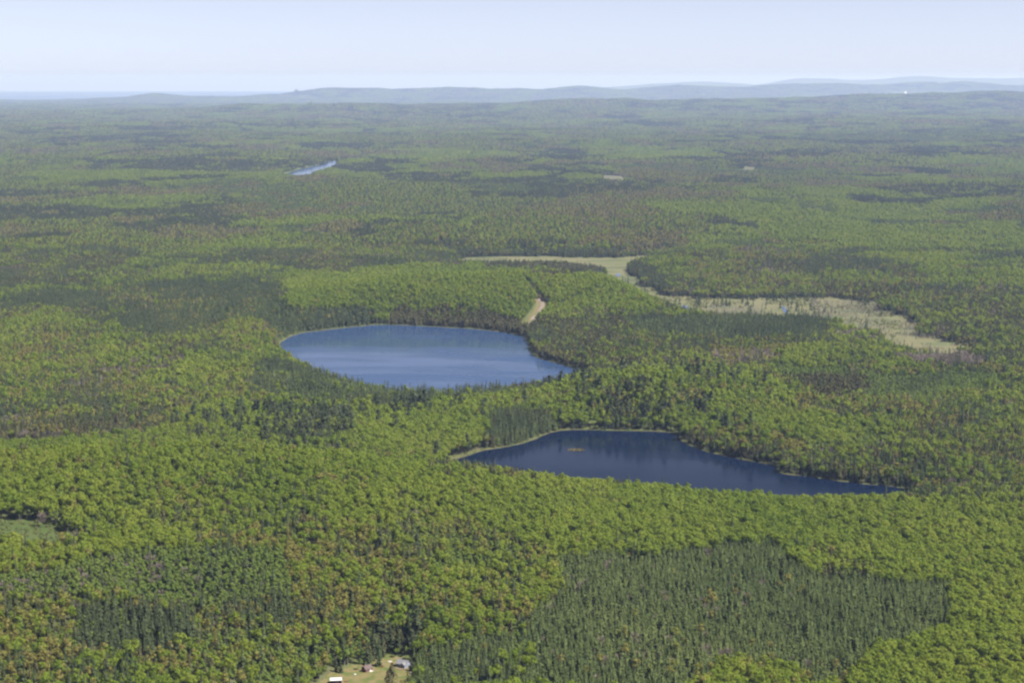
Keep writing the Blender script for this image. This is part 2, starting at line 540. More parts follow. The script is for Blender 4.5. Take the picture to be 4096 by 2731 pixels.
def sheet(name, inside, bbox, cell, lift, mat):
    """a draped sheet of small cells where inside(x, y) holds"""
    xs = np.arange(bbox[0], bbox[2] + cell, cell); ys = np.arange(bbox[1], bbox[3] + cell, cell)
    X, Y = np.meshgrid(xs, ys)
    ny, nx = X.shape
    cxs, cys = X[:-1, :-1] + cell / 2, Y[:-1, :-1] + cell / 2
    m = inside(cxs.ravel(), cys.ravel()).reshape(cxs.shape)
    I = np.arange(nx * ny).reshape(ny, nx)
    F = np.stack([I[:-1, :-1], I[:-1, 1:], I[1:, 1:], I[1:, :-1]], -1)[m]
    used, inv = np.unique(F, return_inverse=True)
    V = np.stack([X.ravel()[used], Y.ravel()[used], np.zeros(len(used))], 1)
    V[:, 2] = height(V[:, 0], V[:, 1]) + lift
    return structure(link(name, mesh_from(name, V, inv.reshape(-1, 4), [mat], smooth=True)))


def bb(poly, pad=0):
    p = np.asarray(poly)
    return (*(p.min(0)[:2] - pad), *(p.max(0)[:2] + pad))


sheet('marsh', lambda x, y: poly_sd(x, y, MARSH, 30) < 14, bb(MARSH, 20), 5.0, 0.5, 'marsh_grass')
sheet('meadow', lambda x, y: poly_sd(x, y, MEADOW, 20) < 3, bb(MEADOW, 6), 2.5, 0.4, 'meadow_grass')
sheet('glade', lambda x, y: poly_sd(x, y, GLADE, 20) < 3, bb(GLADE, 6), 2.5, 0.4, 'glade_grass')
sheet('bog', lambda x, y: poly_sd(x, y, BOG, 20) < 3, bb(BOG, 6), 2.5, 0.4, 'glade_grass')
sheet('lawn', lambda x, y: poly_sd(x, y, LAWN, 30) < 4, bb(LAWN, 6), 1.0, 0.08, 'lawn_grass')


def shore(name, poly, wid):
    def ins(x, y):
        sd = poly_sd(x, y, poly, 40)
        return (sd > -1.5) & (sd < wid * (2.6 * fbm(x / 28, y / 28, 77) - .45))
    return sheet(name, ins, bb(poly, 22), 1.5, 0.12, 'shore_grass')


shore('upper_lake_shore', UPPER_LAKE, 2.8)
shore('lower_lake_shore', LOWER_LAKE, 2.6)

# the gravel road on the hill behind the upper lake
ROAD = np.array([on_ground(a, b)[:2] for a, b in [(2112, 1312), (2118, 1296), (2135, 1275), (2151, 1256), (2161, 1239), (2170, 1222), (2171, 1213), (2159, 1202), (2143, 1183), (2124, 1160), (2105, 1140)]])
ROAD = smooth_poly(ROAD, 0)
sheet('gravel_road', lambda x, y: seg_dist(x, y, ROAD, False)[0] < 3.2, bb(ROAD, 8), 1.0, 0.35, 'gravel')
sheet('road_verge', lambda x, y: (lambda d: (d >= 3.2) & (d < 9.5 + 4 * fbm(x / 20, y / 20, 5)))(seg_dist(x, y, ROAD, False)[0]), bb(ROAD, 16), 1.2, 0.3, 'verge')
# open water left in the marsh
for i, (pix, nm) in enumerate([
        ([(2715, 1222), (2745, 1220), (2752, 1232), (2785, 1240), (2780, 1248), (2748, 1245), (2722, 1236)], 'marsh_pond'),
        ([(3124, 1226), (3138, 1225), (3147, 1238), (3156, 1250), (3142, 1255), (3133, 1243)], 'marsh_pond'),
        ([(2464, 1094), (2480, 1094), (2484, 1104), (2467, 1105)], 'marsh_pond'),
        ([(2540, 1163), (2572, 1168), (2600, 1176), (2570, 1177)], 'marsh_pond'),
        ([(3088, 1262), (3096, 1260), (3098, 1268), (3090, 1270)], 'marsh_pond')]):
    flat_poly(nm, ground_poly(pix, 0.75, 1), 0.75, 'upper_lake_water')

# ------------------------------------------------------------------ tree shapes
class TB:
    """gathers leaf cards and limbs of one tree"""
    def __init__(s):
        s.V, s.F, s.M, s.T, s.n = [], [], [], [], 0

    def add(s, V, F, mat, tint=0.0):
        V = np.asarray(V, float); F = np.asarray(F, int)
        s.V.append(V); s.F.append(F + s.n); s.M.append(np.full(len(F), mat)); s.T.append(np.full(len(V), tint)); s.n += len(V)

    def arrays(s):
        return np.concatenate(s.V), np.concatenate(s.F), np.concatenate(s.M), np.concatenate(s.T)


def unit(v):
    return v / (np.linalg.norm(v, axis=-1, keepdims=True) + 1e-9)


def cards(tb, P, Nrm, size, mat, rng, aspect=1.0, along=None):
    """a leaf spray at each point, facing roughly along its normal, bent along the middle"""
    n = len(P)
    Nrm = unit(Nrm)
    a = along if along is not None else rng.normal(size=(n, 3))
    U = unit(a - (a * Nrm).sum(1, keepdims=True) * Nrm)
    W = np.cross(Nrm, U)
    sz = (size * rng.uniform(0.7, 1.3, n))[:, None] * 0.5
    bend = Nrm * sz * rng.uniform(-0.5, 0.3, n)[:, None]
    q = [P - U * sz * aspect - W * sz * .6, P - U * sz * aspect * .6 + W * sz + bend, P + U * sz * aspect + W * sz * .5, P + U * sz * aspect * .7 - W * sz + bend]
    V = np.stack(q, 1).reshape(-1, 3)
    F = np.arange(n * 4).reshape(n, 4)
    tb.add(V, F, mat)


def sphere_pts(n, rng):
    v = rng.normal(size=(n, 3))
    return unit(v)


def tube(tb, p0, p1, r0, r1, mat, k=5):
    p0, p1 = np.asarray(p0, float), np.asarray(p1, float)
    d = unit(p1 - p0)
    a = unit(np.cross(d, [0.3, 0.9, 0.1])); b = np.cross(d, a)
    t = np.arange(k) / k * 2 * np.pi
    ring = np.cos(t)[:, None] * a + np.sin(t)[:, None] * b
    V = np.concatenate([p0 + ring * r0, p1 + ring * r1])
    i = np.arange(k); j = (i + 1) % k
    tb.add(V, np.stack([i, j, j + k, i + k], 1), mat)


def trunk_limbs(tb, h, r, rng, limbs=4, z0=.35, spreadr=2.0, mat=0, lean=0.0):
    top = np.array([lean, 0, h])
    tube(tb, (0, 0, -1.0), top * .55, r, r * .65, mat)
    tube(tb, top * .55, top, r * .65, r * .15, mat)
    for i in range(limbs):
        z = h * rng.uniform(z0, .8); a = i * 2.4 + rng.uniform(0, 1)
        L = spreadr * rng.uniform(.6, 1)
        b = np.array([math.cos(a) * L, math.sin(a) * L, z + L * .8])
        tube(tb, (0, 0, z), b, r * .4, r * .1, mat, 4)


def broad(rng, h, R, z0, lobes, n, size, lod):
    """rounded lobed crown of a broadleaf"""
    cr, tk = TB(), TB()
    zc, rz = (h + z0) / 2, (h - z0) / 2
    dirs = sphere_pts(lobes, rng)
    dirs[:, 2] = np.abs(dirs[:, 2]) * 1.1 - .25
    cs = np.concatenate([dirs * np.array([R, R, rz]) * rng.uniform(.48, .74, (lobes, 1)) + [0, 0, zc], [[0, 0, zc]]])
    rs = np.concatenate([R * rng.uniform(.30, .46, lobes), [R * .62]])
    w_ = rs ** 2 / (rs ** 2).sum()
    k = rng.choice(lobes + 1, n, p=w_)
    d = sphere_pts(n, rng)
    P = cs[k] + d * rs[k][:, None] * rng.uniform(.8, 1.05, (n, 1))
    # drop cards buried inside other lobes
    keep = np.ones(n, bool)
    for c, r in zip(cs, rs):
        keep &= np.linalg.norm((P - c), axis=1) > r * .72
    P, d = P[keep], d[keep]
    cards(cr, P, d + rng.normal(size=d.shape) * .17 + [0, 0, .12], size, 0, rng)
    trunk_limbs(tk, h * .8, h * .012, rng, 4 if lod == 0 else 0, .35, R * .6)
    return cr, tk


def conifer(rng, h, R, z0, tiers, per, lod, droop=-.35, narrow=1.0, tuft=1.0):
    """whorls of boughs round a straight stem, each bough a few sprays of needles, some boughs missing"""
    cr, tk = TB(), TB()
    P, D, S, A = [], [], [], []
    ell = rng.uniform(0, 6.28)
    for i in range(tiers):
        f = (i + rng.uniform(-.25, .25)) / tiers
        z = z0 + (h - z0) * f
        r = R * max(0.05, (1 - f)) ** narrow * rng.uniform(.72, 1.18)
        m = max(3, int(per * (1 - .5 * f)))
        for j in range(m):
            if rng.uniform() < .14:
                continue
            a = j / m * 2 * math.pi + i * 1.7 + rng.normal() * .2
            L = r * rng.uniform(.65, 1.2) * (1 + .15 * math.cos(a - ell))
            for q in ((.45, .95) if lod == 0 else (.8,)):
                P.append((math.cos(a) * L * q, math.sin(a) * L * q, z + droop * L * q + rng.normal() * .12))
                D.append((math.cos(a) * .55, math.sin(a) * .55, .85))
                S.append((.36 * L + .55) * tuft * (1.0 if lod == 0 else 1.75))
                A.append((math.cos(a), math.sin(a), droop))
    P, D, S, A = np.array(P), np.array(D), np.array(S), np.array(A)
    cards(cr, P, D + rng.normal(size=D.shape) * .28, S, 0, rng, 1.15, along=A)
    tube(cr, (0, 0, h - (h - z0) * .3), (0, 0, h * 1.02), R * .2, .03, 0, 4)
    tube(tk, (0, 0, -1), (0, 0, h * .9), h * .013, h * .004, 0)
    return cr, tk


def column(rng, h, R, z0, n, size, lod, top=.25):
    """dense tapering column (cedar, red pine, young aspen)"""
    cr, tk = TB(), TB()
    f = rng.uniform(0, 1, n) ** .9
    a = rng.uniform(0, 2 * np.pi, n)
    prof = np.minimum(1, (1 - f) / (1 - top) + .02) ** .8 * np.minimum(1, f / .12 + .45)
    lump = 1 + .28 * np.sin(a * 3 + f * 9 + rng.uniform(0, 6)) + rng.normal(size=n) * .12
    r = R * prof * lump
    P = np.stack([np.cos(a) * r, np.sin(a) * r, z0 + (h - z0) * f], 1)
    d = np.stack([np.cos(a), np.sin(a), np.full(n, .45)], 1)
    cards(cr, P, d + rng.normal(size=d.shape) * .35, size, 0, rng, 1.3, along=np.tile([0, 0, 1.0], (n, 1)) + rng.normal(size=(n, 3)) * .35)
    trunk_limbs(tk, h * .9, h * .011, rng, 3 if lod == 0 else 0, .45, R * .7)
    return cr, tk


def layered(rng, h, R, z0, layers, per, size, lod):
    """white pine: flat uneven plates of foliage on long limbs"""
    cr, tk = TB(), TB()
    tube(tk, (0, 0, -1), (0, 0, h * .95), h * .014, h * .004, 0)
    for i in range(layers):
        f = i / (layers - 1)
        z = z0 + (h - z0) * f
        for j in range(3):
            a = rng.uniform(0, 6.28)
            L = R * (1 - .72 * f) * rng.uniform(.55, 1.1)
            c = np.array([math.cos(a) * L * .6, math.sin(a) * L * .6, z + rng.normal() * .35])
            if lod == 0:
                tube(tk, (0, 0, z - .6), c, h * .004, h * .0015, 0, 3)
            q = rng.normal(size=(per, 3)) * np.array([L * .33 + .3, L * .33 + .3, .4])
            cards(cr, c + q, np.tile([0, 0, 1.0], (per, 1)) + rng.normal(size=(per, 3)) * .55, size, 0, rng, 1.3)
    P = rng.normal(size=(per, 3)) * [.5, .5, .7] + [0, 0, h - .5]
    cards(cr, P, np.tile([0, 0, 1.0], (per, 1)) + rng.normal(size=(per, 3)) * .7, size * .8, 0, rng)
    return cr, tk


def leafless(rng, h, R, z0, n, lod):
    """bare twiggy crown"""
    cr, tk = TB(), TB()
    trunk_limbs(tk, h * .85, h * .010, rng, 5, .35, R * .7)
    a = rng.uniform(0, 6.28, n); f = rng.uniform(0, 1, n)
    r0 = R * .35 * np.sqrt(rng.uniform(0, 1, n))
    base = np.stack([np.cos(a) * r0, np.sin(a) * r0, z0 + (h - z0) * f * .7], 1)
    dv = np.stack([np.cos(a) * .8, np.sin(a) * .8, np.full(n, .9)], 1) + rng.normal(size=(n, 3)) * .35
    L = rng.uniform(.25, .5, (n, 1)) * (h - z0) * .75
    tip = base + unit(dv) * L
    side = unit(np.cross(dv, rng.normal(size=(n, 3)))) * (.10 if lod == 0 else .17)
    V = np.stack([base - side, base + side, tip + side * .5, tip - side * .5], 1).reshape(-1, 3)
    cr.add(V, np.arange(n * 4).reshape(n, 4), 0)
    return cr, tk


def snag(rng, h):
    tk, cr = TB(), TB()
    tube(tk, (0, 0, -1), (rng.normal() * .3, rng.normal() * .3, h), .24, .06, 0)
    for i in range(7):
        z = h * rng.uniform(.35, .95); a = rng.uniform(0, 6.28); L = rng.uniform(.5, 1.6)
        tube(cr, (0, 0, z), (math.cos(a) * L, math.sin(a) * L, z + L * .4), .07, .03, 0, 3)
    return cr, tk


def bush(rng, h, R, n, size):
    cr, tk = TB(), TB()
    d = sphere_pts(n, rng); d[:, 2] = np.abs(d[:, 2])
    P = d * np.array([R, R, h]) * rng.uniform(.6, 1.05, (n, 1)) * (1 + .25 * np.sin(d[:, :1] * 5 + rng.uniform(0, 6)))
    cards(cr, P, d + rng.normal(size=d.shape) * .5, size, 0, rng)
    for i in range(3):
        a = i * 2.1
        tube(tk, (0, 0, -.4), (math.cos(a) * R * .5, math.sin(a) * R * .5, h * .7), .06, .02, 0, 3)
    return cr, tk


rng = np.random.default_rng(5)
KIND = {
    # leaf material, bark material, spacing, builder(lod, i)
    'maple_tree': ('maple_leaf', 'bark_grey', 4.6, lambda l, i: broad(rng, rng.uniform(15, 19), rng.uniform(3.4, 4.7), rng.uniform(4.5, 6.5), 13, (560, 175)[l], (.88, 1.5)[l], l)),
    'aspen_tree': ('aspen_leaf', 'bark_pale', 3.9, lambda l, i: broad(rng, rng.uniform(12.5, 14.5), rng.uniform(2.3, 2.9), 3.0, 6, (260, 85)[l], (.85, 1.45)[l], l)),
    'budding_tree': ('bud_leaf', 'bark_grey', 4.5, lambda l, i: broad(rng, rng.uniform(13, 17), rng.uniform(2.8, 3.8), 4.5, 9, (240, 80)[l], (.85, 1.6)[l], l)),
    'spruce_tree': ('spruce_needle', 'bark_brown', 4.6, lambda l, i: conifer(rng, rng.uniform(15, 20), rng.uniform(2.2, 3.0), 1.0, (16, 10)[l], (9, 7)[l], l)),
    'pine_tree': ('pine_needle', 'bark_brown', 4.0, lambda l, i: conifer(rng, rng.uniform(12.5, 15.5), rng.uniform(1.9, 2.6), 2.0, (13, 9)[l], (8, 6)[l], l, droop=.2, narrow=.72)),
    'cedar_tree': ('cedar_needle', 'bark_brown', 4.6, lambda l, i: column(rng, rng.uniform(13, 17), rng.uniform(2.1, 2.8), .8, (230, 75)[l], (.95, 1.6)[l], l)),
    'white_pine_tree': ('white_pine_needle', 'bark_brown', 8.0, lambda l, i: layered(rng, rng.uniform(23, 27), rng.uniform(4.8, 6.0), 7, 8, (16, 8)[l], (1.25, 1.8)[l], l)),
    'leafless_tree': ('bare_twig', 'bark_grey', 5.0, lambda l, i: leafless(rng, rng.uniform(10, 14), rng.uniform(2.4, 3.2), 3.5, (170, 70)[l], l)),
    'dead_tree': ('snag_wood', 'snag_wood', 7.0, lambda l, i: snag(rng, rng.uniform(8, 12))),
    'shrub': ('shrub_leaf', 'bark_grey', 4.0, lambda l, i: bush(rng, rng.uniform(1.4, 2.6), rng.uniform(1.4, 2.2), (60, 30)[l], (.7, 1.1)[l])),
}
NVAR = 7
SHAPES = {}        # kind -> [(crown mesh, trunk mesh, whole mesh)] for near and far detail
RAW = {}
for kd, (lm, bk, spc, fn) in KIND.items():
    SHAPES[kd] = []
    RAW[kd] = []
    for l in (0, 1):
        for i in range(NVAR):
            cr, tk = fn(l, i)
            a, b = cr.arrays(), tk.arrays()
            V = np.concatenate([a[0], b[0]]); F = np.concatenate([a[1], b[1] + len(a[0])])
            fm = np.concatenate([np.zeros(len(a[1])), np.ones(len(b[1]))])
            whole = mesh_from(kd, V, F, [lm, bk], fm, np.zeros(len(V)))
            cm = tm = None
            if l == 0:
                cm = mesh_from(kd + '_crown', a[0], a[1], [lm], None, np.zeros(len(a[0])))
                tm = mesh_from(kd + '_trunk', b[0], b[1], [bk])
            else:
                RAW[kd].append((V, F, fm))
            SHAPES[kd].append((cm, tm, whole))
print('tree shapes', {k: [len(s[2].polygons) for s in v[::NVAR]] for k, v in SHAPES.items()})

# ------------------------------------------------------------------ stands: what grows where
KN = list(KIND)
KI = {k: i for i, k in enumerate(KN)}


def W(**k):
    v = np.zeros(len(KN))
    for a, b in k.items():
        v[KI[{'maple': 'maple_tree', 'aspen': 'aspen_tree', 'bud': 'budding_tree', 'spruce': 'spruce_tree', 'pine': 'pine_tree', 'cedar': 'cedar_tree',
               'wpine': 'white_pine_tree', 'bare': 'leafless_tree', 'dead': 'dead_tree', 'shrub': 'shrub'}[a]]] = b
    return v / v.sum()


PLANTATION = [(2252, 2226), (2205, 2369), (2133, 2446), (2121, 2536), (1895, 2536), (1824, 2565), (1740, 2600), (1690, 2655), (1640, 2760), (2785, 2760),
              (2904, 2646), (2994, 2629), (3232, 2664), (3261, 2760), (3410, 2760), (3440, 2652), (3500, 2593), (3648, 2569), (3767, 2515), (3797, 2426),
              (3797, 2337), (3678, 2337), (3529, 2307), (3410, 2283), (3267, 2283), (3202, 2248), (3142, 2200), (3053, 2176), (2875, 2188), (2696, 2218)]
STANDS = [   # photograph outline of the canopy, composition
    ([(1500, 2080), (4700, 2040), (4700, 2900), (1500, 2900)], W(maple=.9, bud=.05, aspen=.05)),
    ([(-400, 1800), (4600, 2050), (4600, 2230), (2200, 2250), (1500, 2080), (-400, 2080)], W(maple=.93, bud=.02, aspen=.04, spruce=.01)),
    ([(-400, 1790), (1000, 1760), (1700, 1840), (1750, 2100), (900, 2190), (-400, 2080)], W(maple=.78, aspen=.12, bud=.05, bare=.015, spruce=.02, cedar=.015)),
    ([(-400, 2080), (400, 2080), (1000, 2120), (1500, 2080), (1800, 2200), (1250, 2330), (-400, 2300)], W(maple=.52, aspen=.24, bud=.12, spruce=.06, bare=.04, cedar=.02)),
    ([(350, 2180), (620, 2120), (800, 2140), (780, 2200), (420, 2240)], W(maple=1)),
    ([(1180, 2080), (1900, 2090), (2250, 2240), (2200, 2400), (2130, 2550), (1850, 2570), (1550, 2600), (1100, 2600), (1100, 2350)], W(maple=.42, bud=.34, aspen=.14, spruce=.06, cedar=.04)),
    ([(-400, 2380), (1150, 2380), (1300, 2560), (1300, 2760), (-400, 2760)], W(maple=.25, bud=.35, aspen=.14, spruce=.17, bare=.05, cedar=.04)),
    ([(600, 2560), (1500, 2520), (1330, 2700), (1230, 2760), (600, 2760)], W(maple=.28, aspen=.34, bud=.16, spruce=.16, cedar=.06)),
    ([(-400, 2298), (0, 2298), (417, 2238), (655, 2190), (1131, 2196), (1190, 2286), (1161, 2381), (833, 2417), (417, 2381), (-400, 2369)], W(aspen=.95, spruce=.02, bare=.03)),
    ([(321, 2440), (540, 2430), (762, 2440), (792, 2565), (506, 2601), (298, 2595)], W(spruce=.93, aspen=.07)),
    ([(3350, 2600), (3500, 2590), (3800, 2400), (4600, 2250), (4600, 2800), (3400, 2800)], W(maple=.9, bud=.06, aspen=.04)),
    ([(2785, 2760), (2904, 2646), (2994, 2629), (3232, 2664), (3261, 2760)], W(maple=.7, bud=.3)),
    ([(3240, 2215), (3350, 2205), (3480, 2230), (3480, 2290), (3270, 2285)], W(cedar=.6, bud=.2, maple=.2)),
    (PLANTATION, W(pine=.97, bare=.02, bud=.01)),
    ([(1640, 2600), (1900, 2540), (2110, 2545), (2150, 2620), (2050, 2760), (1600, 2760)], W(pine=.36, spruce=.32, aspen=.16, maple=.1, bud=.06)),
    ([(1480, 2525), (1600, 2510), (1700, 2530), (1660, 2610), (1470, 2610)], W(wpine=.4, spruce=.3, cedar=.3)),
    # beyond the near ridge
    ([(-400, 1480), (900, 1480), (1100, 1600), (900, 1700), (300, 1740), (-400, 1790)], W(maple=.2, bud=.22, spruce=.25, bare=.17, cedar=.12, aspen=.04)),
    ([(250, 1480), (520, 1420), (760, 1400), (700, 1520), (420, 1600), (150, 1620), (120, 1540)], W(bare=.58, spruce=.2, bud=.12, maple=.1)),
    ([(-400, 1560), (300, 1560), (500, 1700), (200, 1770), (-400, 1780)], W(cedar=.32, spruce=.32, bud=.16, maple=.08, bare=.12)),
    ([(-400, 1280), (400, 1300), (800, 1350), (1100, 1290), (1130, 1420), (1000, 1470), (800, 1420), (400, 1440), (-400, 1480)], W(maple=.22, bud=.32, spruce=.24, aspen=.08, cedar=.10, bare=.04)),
    ([(-400, 1430), (200, 1430), (260, 1520), (150, 1620), (-400, 1640)], W(maple=.55, bud=.22, spruce=.16, cedar=.07)),
    ([(980, 1400), (1140, 1400), (1200, 1500), (1100, 1580), (850, 1600), (800, 1480)], W(maple=.4, bud=.34, spruce=.18, cedar=.04, bare=.04)),
    ([(600, 1680), (1000, 1590), (1500, 1620), (1950, 1600), (1950, 1760), (1800, 1840), (1350, 1790), (800, 1760)], W(maple=.82, bud=.06, wpine=.03, aspen=.06, spruce=.03)),
    ([(-400, 1690), (300, 1680), (620, 1640), (760, 1700), (560, 1740), (-400, 1790)], W(spruce=.36, cedar=.30, bare=.16, bud=.14, maple=.04)),
    ([(690, 1690), (900, 1640), (1150, 1640), (1390, 1650), (1430, 1730), (1300, 1775), (1000, 1770), (760, 1760)], W(wpine=.24, maple=.54, spruce=.12, cedar=.10)),
    ([(1430, 1570), (1700, 1550), (1780, 1610), (1600, 1650), (1450, 1640)], W(wpine=.2, maple=.6, pine=.2)),
    ([(1100, 1430), (1250, 1480), (1450, 1530), (1700, 1550), (2150, 1545), (2300, 1500), (2280, 1540), (2000, 1590), (1700, 1600), (1520, 1640), (1200, 1600), (980, 1550), (1000, 1480)], W(spruce=.6, pine=.36, maple=.04)),
    ([(2150, 1570), (2350, 1500), (2560, 1465), (3000, 1500), (3300, 1600), (3000, 1800), (2720, 1730), (2250, 1715), (2100, 1640)], W(maple=.68, aspen=.15, wpine=.05, bud=.06, spruce=.06)),
    ([(1938, 1665), (2153, 1640), (2231, 1705), (2103, 1760), (1943, 1754)], W(spruce=.55, pine=.45)),
    ([(2720, 1730), (3000, 1790), (3600, 1900), (3700, 2000), (3560, 1990), (3430, 1930), (3100, 1860), (2800, 1800), (2720, 1765)], W(spruce=.36, cedar=.32, maple=.2, aspen=.08, bud=.04)),
    ([(3000, 1500), (3600, 1450), (4600, 1450), (4600, 1980), (3700, 1980), (3100, 1760), (3200, 1600)], W(aspen=.28, maple=.22, bud=.17, spruce=.16, cedar=.12, bare=.05)),
    ([(3020, 1450), (3400, 1470), (3420, 1530), (3150, 1520)], W(aspen=1)),
    ([(3440, 1500), (3900, 1480), (4100, 1540), (3700, 1580), (3480, 1600)], W(aspen=.92, spruce=.08)),
    ([(3000, 1640), (3500, 1690), (3600, 1770), (3300, 1790), (3050, 1700)], W(aspen=.8, maple=.2)),
    ([(3127, 1505), (3454, 1511), (3460, 1575), (3294, 1588), (3210, 1563)], W(cedar=.9, spruce=.1)),
    ([(3600, 1740), (4600, 1700), (4600, 1860), (3800, 1900)], W(maple=.3, bud=.36, aspen=.12, spruce=.14, cedar=.08)),
    ([(2300, 1400), (2700, 1380), (3150, 1400), (3050, 1470), (2700, 1480), (2400, 1490)], W(spruce=.3, bud=.2, bare=.22, maple=.16, cedar=.12)),
    ([(2823, 1400), (3000, 1378), (3140, 1385), (3109, 1440), (2900, 1460)], W(bare=.7, bud=.15, spruce=.15)),
    ([(3600, 1425), (3700, 1408), (3950, 1408), (3936, 1459), (3700, 1462)], W(bare=.93, spruce=.07)),
    ([(3950, 1180), (4600, 1150), (4600, 1440), (3900, 1430), (3700, 1330)], W(spruce=.35, cedar=.2, bare=.15, bud=.15, maple=.15)),
    ([(2130, 1290), (2200, 1230), (2500, 1240), (2850, 1250), (3350, 1275), (3340, 1380), (2800, 1400), (2350, 1490), (2180, 1440), (2110, 1380)], W(spruce=.42, cedar=.26, maple=.16, bud=.10, pine=.06)),
    ([(2500, 1275), (2823, 1262), (3300, 1274), (3310, 1350), (3045, 1362), (2560, 1340)], W(spruce=.65, pine=.35)),
    ([(1130, 1140), (1300, 1100), (1600, 1070), (2000, 1060), (2300, 1050), (2520, 1110), (2640, 1190), (2600, 1230), (2180, 1260), (2100, 1290), (1850, 1250), (1600, 1250), (1400, 1250), (1150, 1230)], W(maple=.9, aspen=.05, bud=.05)),
    ([(1595, 1236), (1857, 1236), (2020, 1260), (2110, 1285), (2110, 1345), (1857, 1312), (1590, 1300)], W(cedar=.85, spruce=.1, maple=.05)),
    ([(536, 1136), (720, 1122), (1101, 1136), (1131, 1219), (1400, 1231), (1480, 1250), (1460, 1300), (1300, 1312), (1150, 1345), (1110, 1372), (1060, 1300), (893, 1279), (833, 1314), (595, 1350), (464, 1314), (536, 1243), (685, 1231), (655, 1195)], W(spruce=.62, pine=.34, bud=.04)),
    ([(60, 1195), (417, 1160), (430, 1231), (119, 1231)], W(spruce=.75, pine=.25)),
    ([(190, 939), (327, 915), (536, 969), (583, 1005), (417, 1017), (268, 993)], W(spruce=.65, pine=.35)),
    ([(1780, 975), (2057, 985), (2465, 985), (2520, 1030), (2300, 1030), (1845, 1028)], W(spruce=.8, cedar=.1, bud=.1)),
    ([(1880, 1045), (2026, 1040), (2261, 1055), (2440, 1065), (2450, 1098), (2300, 1105), (2050, 1085)], W(cedar=.5, spruce=.3, bare=.2)),
    ([(2511, 1045), (2580, 1040), (2630, 1110), (2770, 1130), (2830, 1185), (2640, 1182), (2562, 1130), (2511, 1099)], W(spruce=.85, cedar=.15)),
    ([(2640, 1130), (3000, 1110), (3600, 1140), (3900, 1160), (3700, 1290), (3540, 1215), (3240, 1188), (2720, 1188)], W(spruce=.42, bare=.16, bud=.2, cedar=.12, maple=.1)),
]
NEARD, FARD = 1060.0, 4500.0


def base_weights(x, y):
    n1 = fbm(x / 260, y / 420, 51); n2 = fbm(x / 180, y / 300, 61); n3 = fbm(x / 330, y / 500, 71)
    w_ = np.zeros((len(x), len(KN)))
    w_[:, KI['maple_tree']] = .14 + 1.5 * sstep(.47, .56, n1)
    w_[:, KI['budding_tree']] = .26
    w_[:, KI['aspen_tree']] = .10 + .9 * sstep(.55, .66, n2)
    w_[:, KI['spruce_tree']] = .16 + 2.4 * sstep(.50, .58, n3)
    w_[:, KI['cedar_tree']] = .16 + .6 * sstep(.55, .68, n3)
    w_[:, KI['leafless_tree']] = .03 + 1.8 * sstep(.55, .63, fbm(x / 200, y / 260, 81))
    return w_ / w_.sum(1, keepdims=True)


def scatter(d0, d1, g):
    """jittered candidates over the wedge of land in front of the camera"""
    half = math.tan(rad(19.0))
    xs = np.arange(-d1 * half, d1 * half, g); ys = np.arange(d0 * .94, d1, g)
    X, Y = np.meshgrid(xs, ys)
    X = X.ravel(); Y = Y.ravel()
    m = (np.abs(X) < Y * half + 30) & (np.hypot(X, Y) >= d0) & (np.hypot(X, Y) < d1)
    X, Y = X[m], Y[m]
    return X + RNG.uniform(-.5, .5, len(X)) * g, Y + RNG.uniform(-.5, .5, len(X)) * g


TX, TY, TZ, TK, TPX, TPY = [], [], [], [], [], []
for d0, d1, g in ((NEARD, 2600, 4.0), (2600, FARD, 4.7)):
    x, y = scatter(d0, d1, g)
    z = height(x, y)
    px, py = project(x, y, z + 9)
    wt = base_weights(x, y)
    wob_x = (fbm(x / 45, y / 45, 91) - .5) * 120; wob_y = (fbm(x / 45, y / 45, 95) - .5) * 50
    for poly, v in STANDS:
        m = in_poly(px + wob_x, py + wob_y, poly)
        wt[m] = v
    for q in range(len(KN)):
        wt[:, q] *= np.exp(5.5 * (fbm(x / 48, y / 60, 200 + q * 7, 3) - .5)) * np.exp(3.0 * (fbm(x / 150, y / 190, 300 + q * 7, 2) - .5))
    wt /= wt.sum(1, keepdims=True)
    cum = np.cumsum(wt, 1)
    k = (RNG.uniform(0, 1, len(x))[:, None] > cum).sum(1).clip(0, len(KN) - 1)
    sp = np.array([KIND[n][2] for n in KN])[k]
    keep = RNG.uniform(0, 1, len(x)) < (g / sp) ** 2
    keep &= ~((k == KI['pine_tree']) & (fbm(x / 16, y / 16, 121) > .66))
    # open places
    edge = .3 + 7 * fbm(x / 22, y / 22, 101) ** 1.3
    for poly, e in ((UPPER_LAKE, edge + 1), (LOWER_LAKE, edge), (MARSH, np.clip(110 * (fbm(x / 30, y / 30, 141) - .57), np.where(px < 2760, -3, -26), 12)), (MEADOW, 2 + 0 * x), (GLADE, 3 + 0 * x), (BOG, 2 + 0 * x), (LAWN, 3 + 0 * x)):
        keep &= poly_sd(x, y, poly, 60) > e
    rdist, rpar = seg_dist(x, y, ROAD, False)
    keep &= rdist > np.where(rpar < 6.2, 14.0, 6.0)
    TX.append(x[keep]); TY.append(y[keep]); TZ.append(z[keep]); TK.append(k[keep]); TPX.append(px[keep]); TPY.append(py[keep])
TX, TY, TZ, TK, TPX, TPY = map(np.concatenate, (TX, TY, TZ, TK, TPX, TPY))
print('trees', len(TX), {n: int((TK == i).sum()) for i, n in enumerate(KN)})

